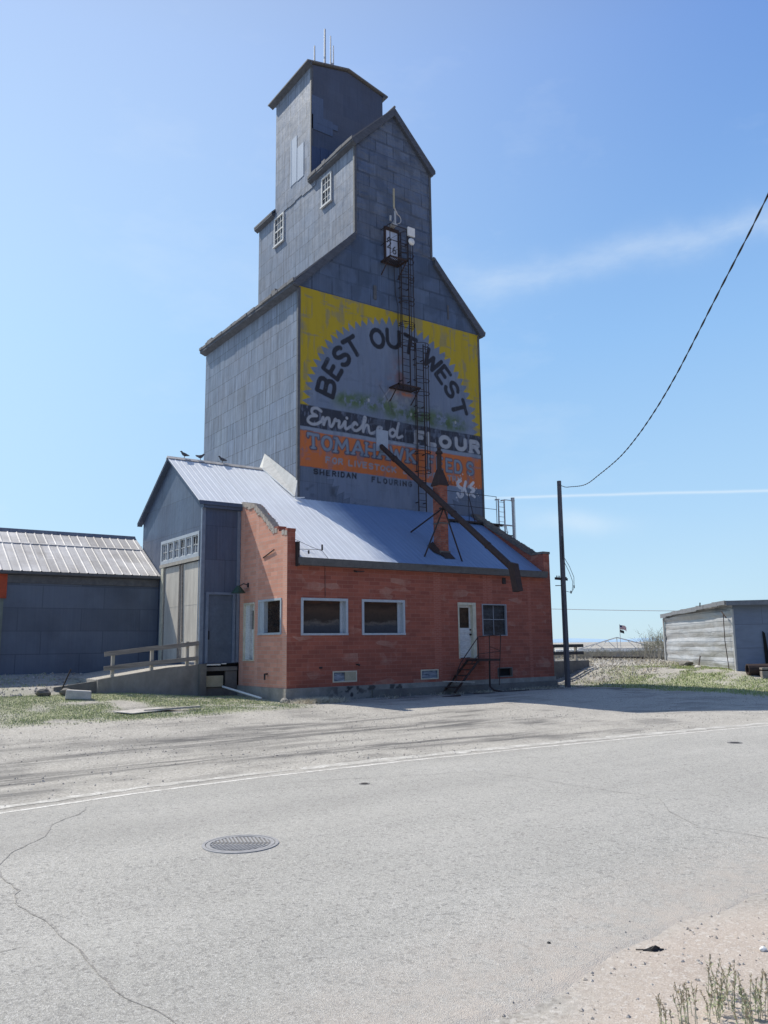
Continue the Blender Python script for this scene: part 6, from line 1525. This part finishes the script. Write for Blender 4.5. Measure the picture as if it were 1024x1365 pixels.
# ------------------------------------------------------------------ CAMERA
f_, yaw, pitch, roll = 1080.7176621121812, -0.620350870320933, 0.16182670836766866, -0.012313775194951998
Fv = Vector((-math.sin(yaw)*math.cos(pitch), math.cos(yaw)*math.cos(pitch), math.sin(pitch)))
r_ = Vector((math.cos(yaw), math.sin(yaw), 0)); u_ = r_.cross(Fv)
r2_ = r_*math.cos(roll)+u_*math.sin(roll); u2_ = u_*math.cos(roll)-r_*math.sin(roll)
cam = bpy.data.cameras.new('camera'); co = bpy.data.objects.new('camera', cam); C.objects.link(co); sc.camera = co
from mathutils import Matrix
co.matrix_world = Matrix(((r2_.x,u2_.x,-Fv.x,-12.851434957817013),(r2_.y,u2_.y,-Fv.y,-23.504327651510007),(r2_.z,u2_.z,-Fv.z,1.8111963510331635),(0,0,0,1)))
cam.sensor_fit = 'HORIZONTAL'; cam.sensor_width = 36; cam.lens = f_*36/1024; cam.clip_start = .05; cam.clip_end = 9000

# ------------------------------------------------------------------ LIGHT
sd = Vector((.43, -1, -1.43)).normalized()
sun = bpy.data.lights.new('sun', 'SUN'); so = bpy.data.objects.new('sun', sun); C.objects.link(so)
so.rotation_euler = sd.to_track_quat('-Z', 'Y').to_euler(); sun.energy = 5.0; sun.angle = math.radians(.5); sun.color = (1, .94, .82)
w = bpy.data.worlds.new('World'); sc.world = w; w.use_nodes = True; nt = w.node_tree; N = nt.nodes; bg = N['Background']
sky = N.new('ShaderNodeTexSky'); sky.sky_type = 'NISHITA'; sky.sun_disc = False
ts = -sd; sky.sun_elevation = math.asin(ts.z); sky.sun_rotation = math.atan2(ts.x, ts.y)
sky.altitude = 1100; sky.air_density = 1.0; sky.dust_density = .6; sky.ozone_density = 1.2
def wn(t, **k):
    n = N.new(t)
    for a, b in k.items(): setattr(n, a, b)
    return n
def wm(op, a, b=0., c=0., clamp=False):
    n = N.new('ShaderNodeMath'); n.operation = op; n.use_clamp = clamp
    for i, v in enumerate((a, b, c)):
        if isinstance(v, bpy.types.NodeSocket): nt.links.new(v, n.inputs[i])
        else: n.inputs[i].default_value = v
    return n.outputs[0]
tc = wn('ShaderNodeTexCoord'); D = tc.outputs['Generated']
def camdir(px, py): return (Fv + r2_*((px-512)/f_) - u2_*((py-682.5)/f_)).normalized()
def dot(v):
    n = wn('ShaderNodeVectorMath', operation='DOT_PRODUCT'); nt.links.new(D, n.inputs[0]); n.inputs[1].default_value = tuple(v); return n.outputs['Value']
def nzz(scale, detail=5, stretch=(1,1,1), rough=.6):
    mp = wn('ShaderNodeMapping'); nt.links.new(D, mp.inputs[0]); mp.inputs['Scale'].default_value = stretch
    n = wn('ShaderNodeTexNoise'); nt.links.new(mp.outputs[0], n.inputs[0]); n.inputs['Scale'].default_value = scale; n.inputs['Detail'].default_value = detail; n.inputs['Roughness'].default_value = rough; return n.outputs[0]
def band(p, q, width, x0, x1, fade, amp, wob, curve=0.):
    """thin cloud streak lying on the great circle through two sky directions"""
    a, b = camdir(*p), camdir(*q); nrm = a.cross(b).normalized(); mid = (a+b).normalized(); al = (b-a).normalized()
    d = wm('ADD', dot(nrm), wm('MULTIPLY', wm('SUBTRACT', nzz(6, 5), .5), wob))
    if curve: s_ = dot(al); d = wm('ADD', d, wm('MULTIPLY', wm('MULTIPLY', s_, s_), curve))
    g = wm('POWER', 2.718, wm('MULTIPLY', wm('MULTIPLY', d, d), -1/(width*width)))
    s_ = dot(al); lo, hi = x0, x1
    r1 = wn('ShaderNodeMapRange'); r1.interpolation_type = 'SMOOTHSTEP'; nt.links.new(s_, r1.inputs[0]); r1.inputs[1].default_value = lo; r1.inputs[2].default_value = lo+fade
    f = wm('MULTIPLY', g, r1.outputs[0])
    return wm('MULTIPLY', f, amp)
b1 = band((690,663), (1020,654), .0016, -.22, 9, .10, .42, .004)
b2 = band((600,385), (1010,305), .018, -.26, 9, .16, .27, .07)
n3 = nzz(3.2, 6, (1,1,2.4), .62); r3 = wn('ShaderNodeMapRange'); nt.links.new(n3, r3.inputs[0]); r3.inputs[1].default_value = .52; r3.inputs[2].default_value = .82; r3.inputs[4].default_value = .20
c4 = camdir(775, 699); u4 = (camdir(830, 698)-camdir(720, 700)).normalized(); v4 = u4.cross(c4).normalized()
d4 = wm('ADD', dot(v4), wm('MULTIPLY', wm('SUBTRACT', nzz(8, 4), .5), .03)); s4 = wm('SUBTRACT', dot(u4), float(u4.dot(c4)))
b4 = wm('MULTIPLY', wm('POWER', 2.718, wm('MULTIPLY', wm('MULTIPLY', d4, d4), -1/(.012**2))), wm('MULTIPLY', wm('POWER', 2.718, wm('MULTIPLY', wm('MULTIPLY', s4, s4), -1/(.05**2))), .55))
cl = wm('ADD', wm('ADD', b1, wm('MULTIPLY', b2, wm('MULTIPLY', nzz(14, 7, (1,1,3.5), .7), 1.5))), wm('ADD', r3.outputs[0], wm('MULTIPLY', b4, nzz(7,5))), 0, True)
z_ = wn('ShaderNodeSeparateXYZ'); nt.links.new(D, z_.inputs[0])
rp_ = wn('ShaderNodeValToRGB'); nt.links.new(z_.outputs[2], rp_.inputs[0]); K_ = 1/.12
cr = rp_.color_ramp
for pos_, c_ in ((0.,(.60,.80,.90)),(.05,(.56,.80,.97)),(.15,(.45,.71,.98)),(.35,(.31,.565,.94)),(.62,(.16,.33,.76)),(.74,(.09,.20,.55)),(1.,(.03,.08,.27))):
    if pos_ in (0., 1.): e_ = cr.elements[0 if pos_ == 0 else -1]
    else: e_ = cr.elements.new(pos_)
    e_.color = c_+(1,)
g_ = wn('ShaderNodeMix', data_type='RGBA', blend_type='MULTIPLY'); g_.inputs[0].default_value = 1; 
cs_ = dot(-sd)
gl_ = wn('ShaderNodeMapRange'); gl_.interpolation_type = 'SMOOTHSTEP'; nt.links.new(cs_, gl_.inputs[0]); gl_.inputs[1].default_value = .42; gl_.inputs[2].default_value = 1.0; gl_.inputs[4].default_value = .36
dk_ = wn('ShaderNodeMapRange'); dk_.interpolation_type = 'SMOOTHSTEP'; nt.links.new(cs_, dk_.inputs[0]); dk_.inputs[1].default_value = -.5; dk_.inputs[2].default_value = .18; dk_.inputs[3].default_value = .10; dk_.inputs[4].default_value = 1.
ad_ = wn('ShaderNodeMix', data_type='RGBA', blend_type='ADD'); ad_.inputs[0].default_value = 1; nt.links.new(rp_.outputs[0], ad_.inputs[6])
gc_ = wn('ShaderNodeCombineXYZ'); nt.links.new(wm('MULTIPLY', gl_.outputs[0], .95), gc_.inputs[0]); nt.links.new(gl_.outputs[0], gc_.inputs[1]); nt.links.new(wm('MULTIPLY', gl_.outputs[0], .75), gc_.inputs[2]); nt.links.new(gc_.outputs[0], ad_.inputs[7])
dm_ = wn('ShaderNodeMix', data_type='RGBA', blend_type='MULTIPLY'); dm_.inputs[0].default_value = 1; nt.links.new(ad_.outputs[2], dm_.inputs[6])
dc_ = wn('ShaderNodeCombineXYZ'); nt.links.new(dk_.outputs[0], dc_.inputs[0]); nt.links.new(dk_.outputs[0], dc_.inputs[1]); nt.links.new(wm('POWER', dk_.outputs[0], .8), dc_.inputs[2]); nt.links.new(dc_.outputs[0], dm_.inputs[7])
nt.links.new(dm_.outputs[2], g_.inputs[6]); g_.inputs[7].default_value = (K_, K_, K_, 1); g_.clamp_result = False
tint = wn('ShaderNodeMix', data_type='RGBA'); tint.inputs[0].default_value = .92; nt.links.new(sky.outputs[0], tint.inputs[6]); nt.links.new(g_.outputs[2], tint.inputs[7])
mx = wn('ShaderNodeMix', data_type='RGBA'); nt.links.new(cl, mx.inputs[0]); nt.links.new(tint.outputs[2], mx.inputs[6]); mx.inputs[7].default_value = (7.3, 8.0, 8.5, 1)
nt.links.new(mx.outputs[2], bg.inputs[0]); bg.inputs[1].default_value = .12
sc.view_settings.view_transform = 'Standard'; sc.view_settings.look = 'None'; sc.view_settings.exposure = 0; sc.view_settings.gamma = 1
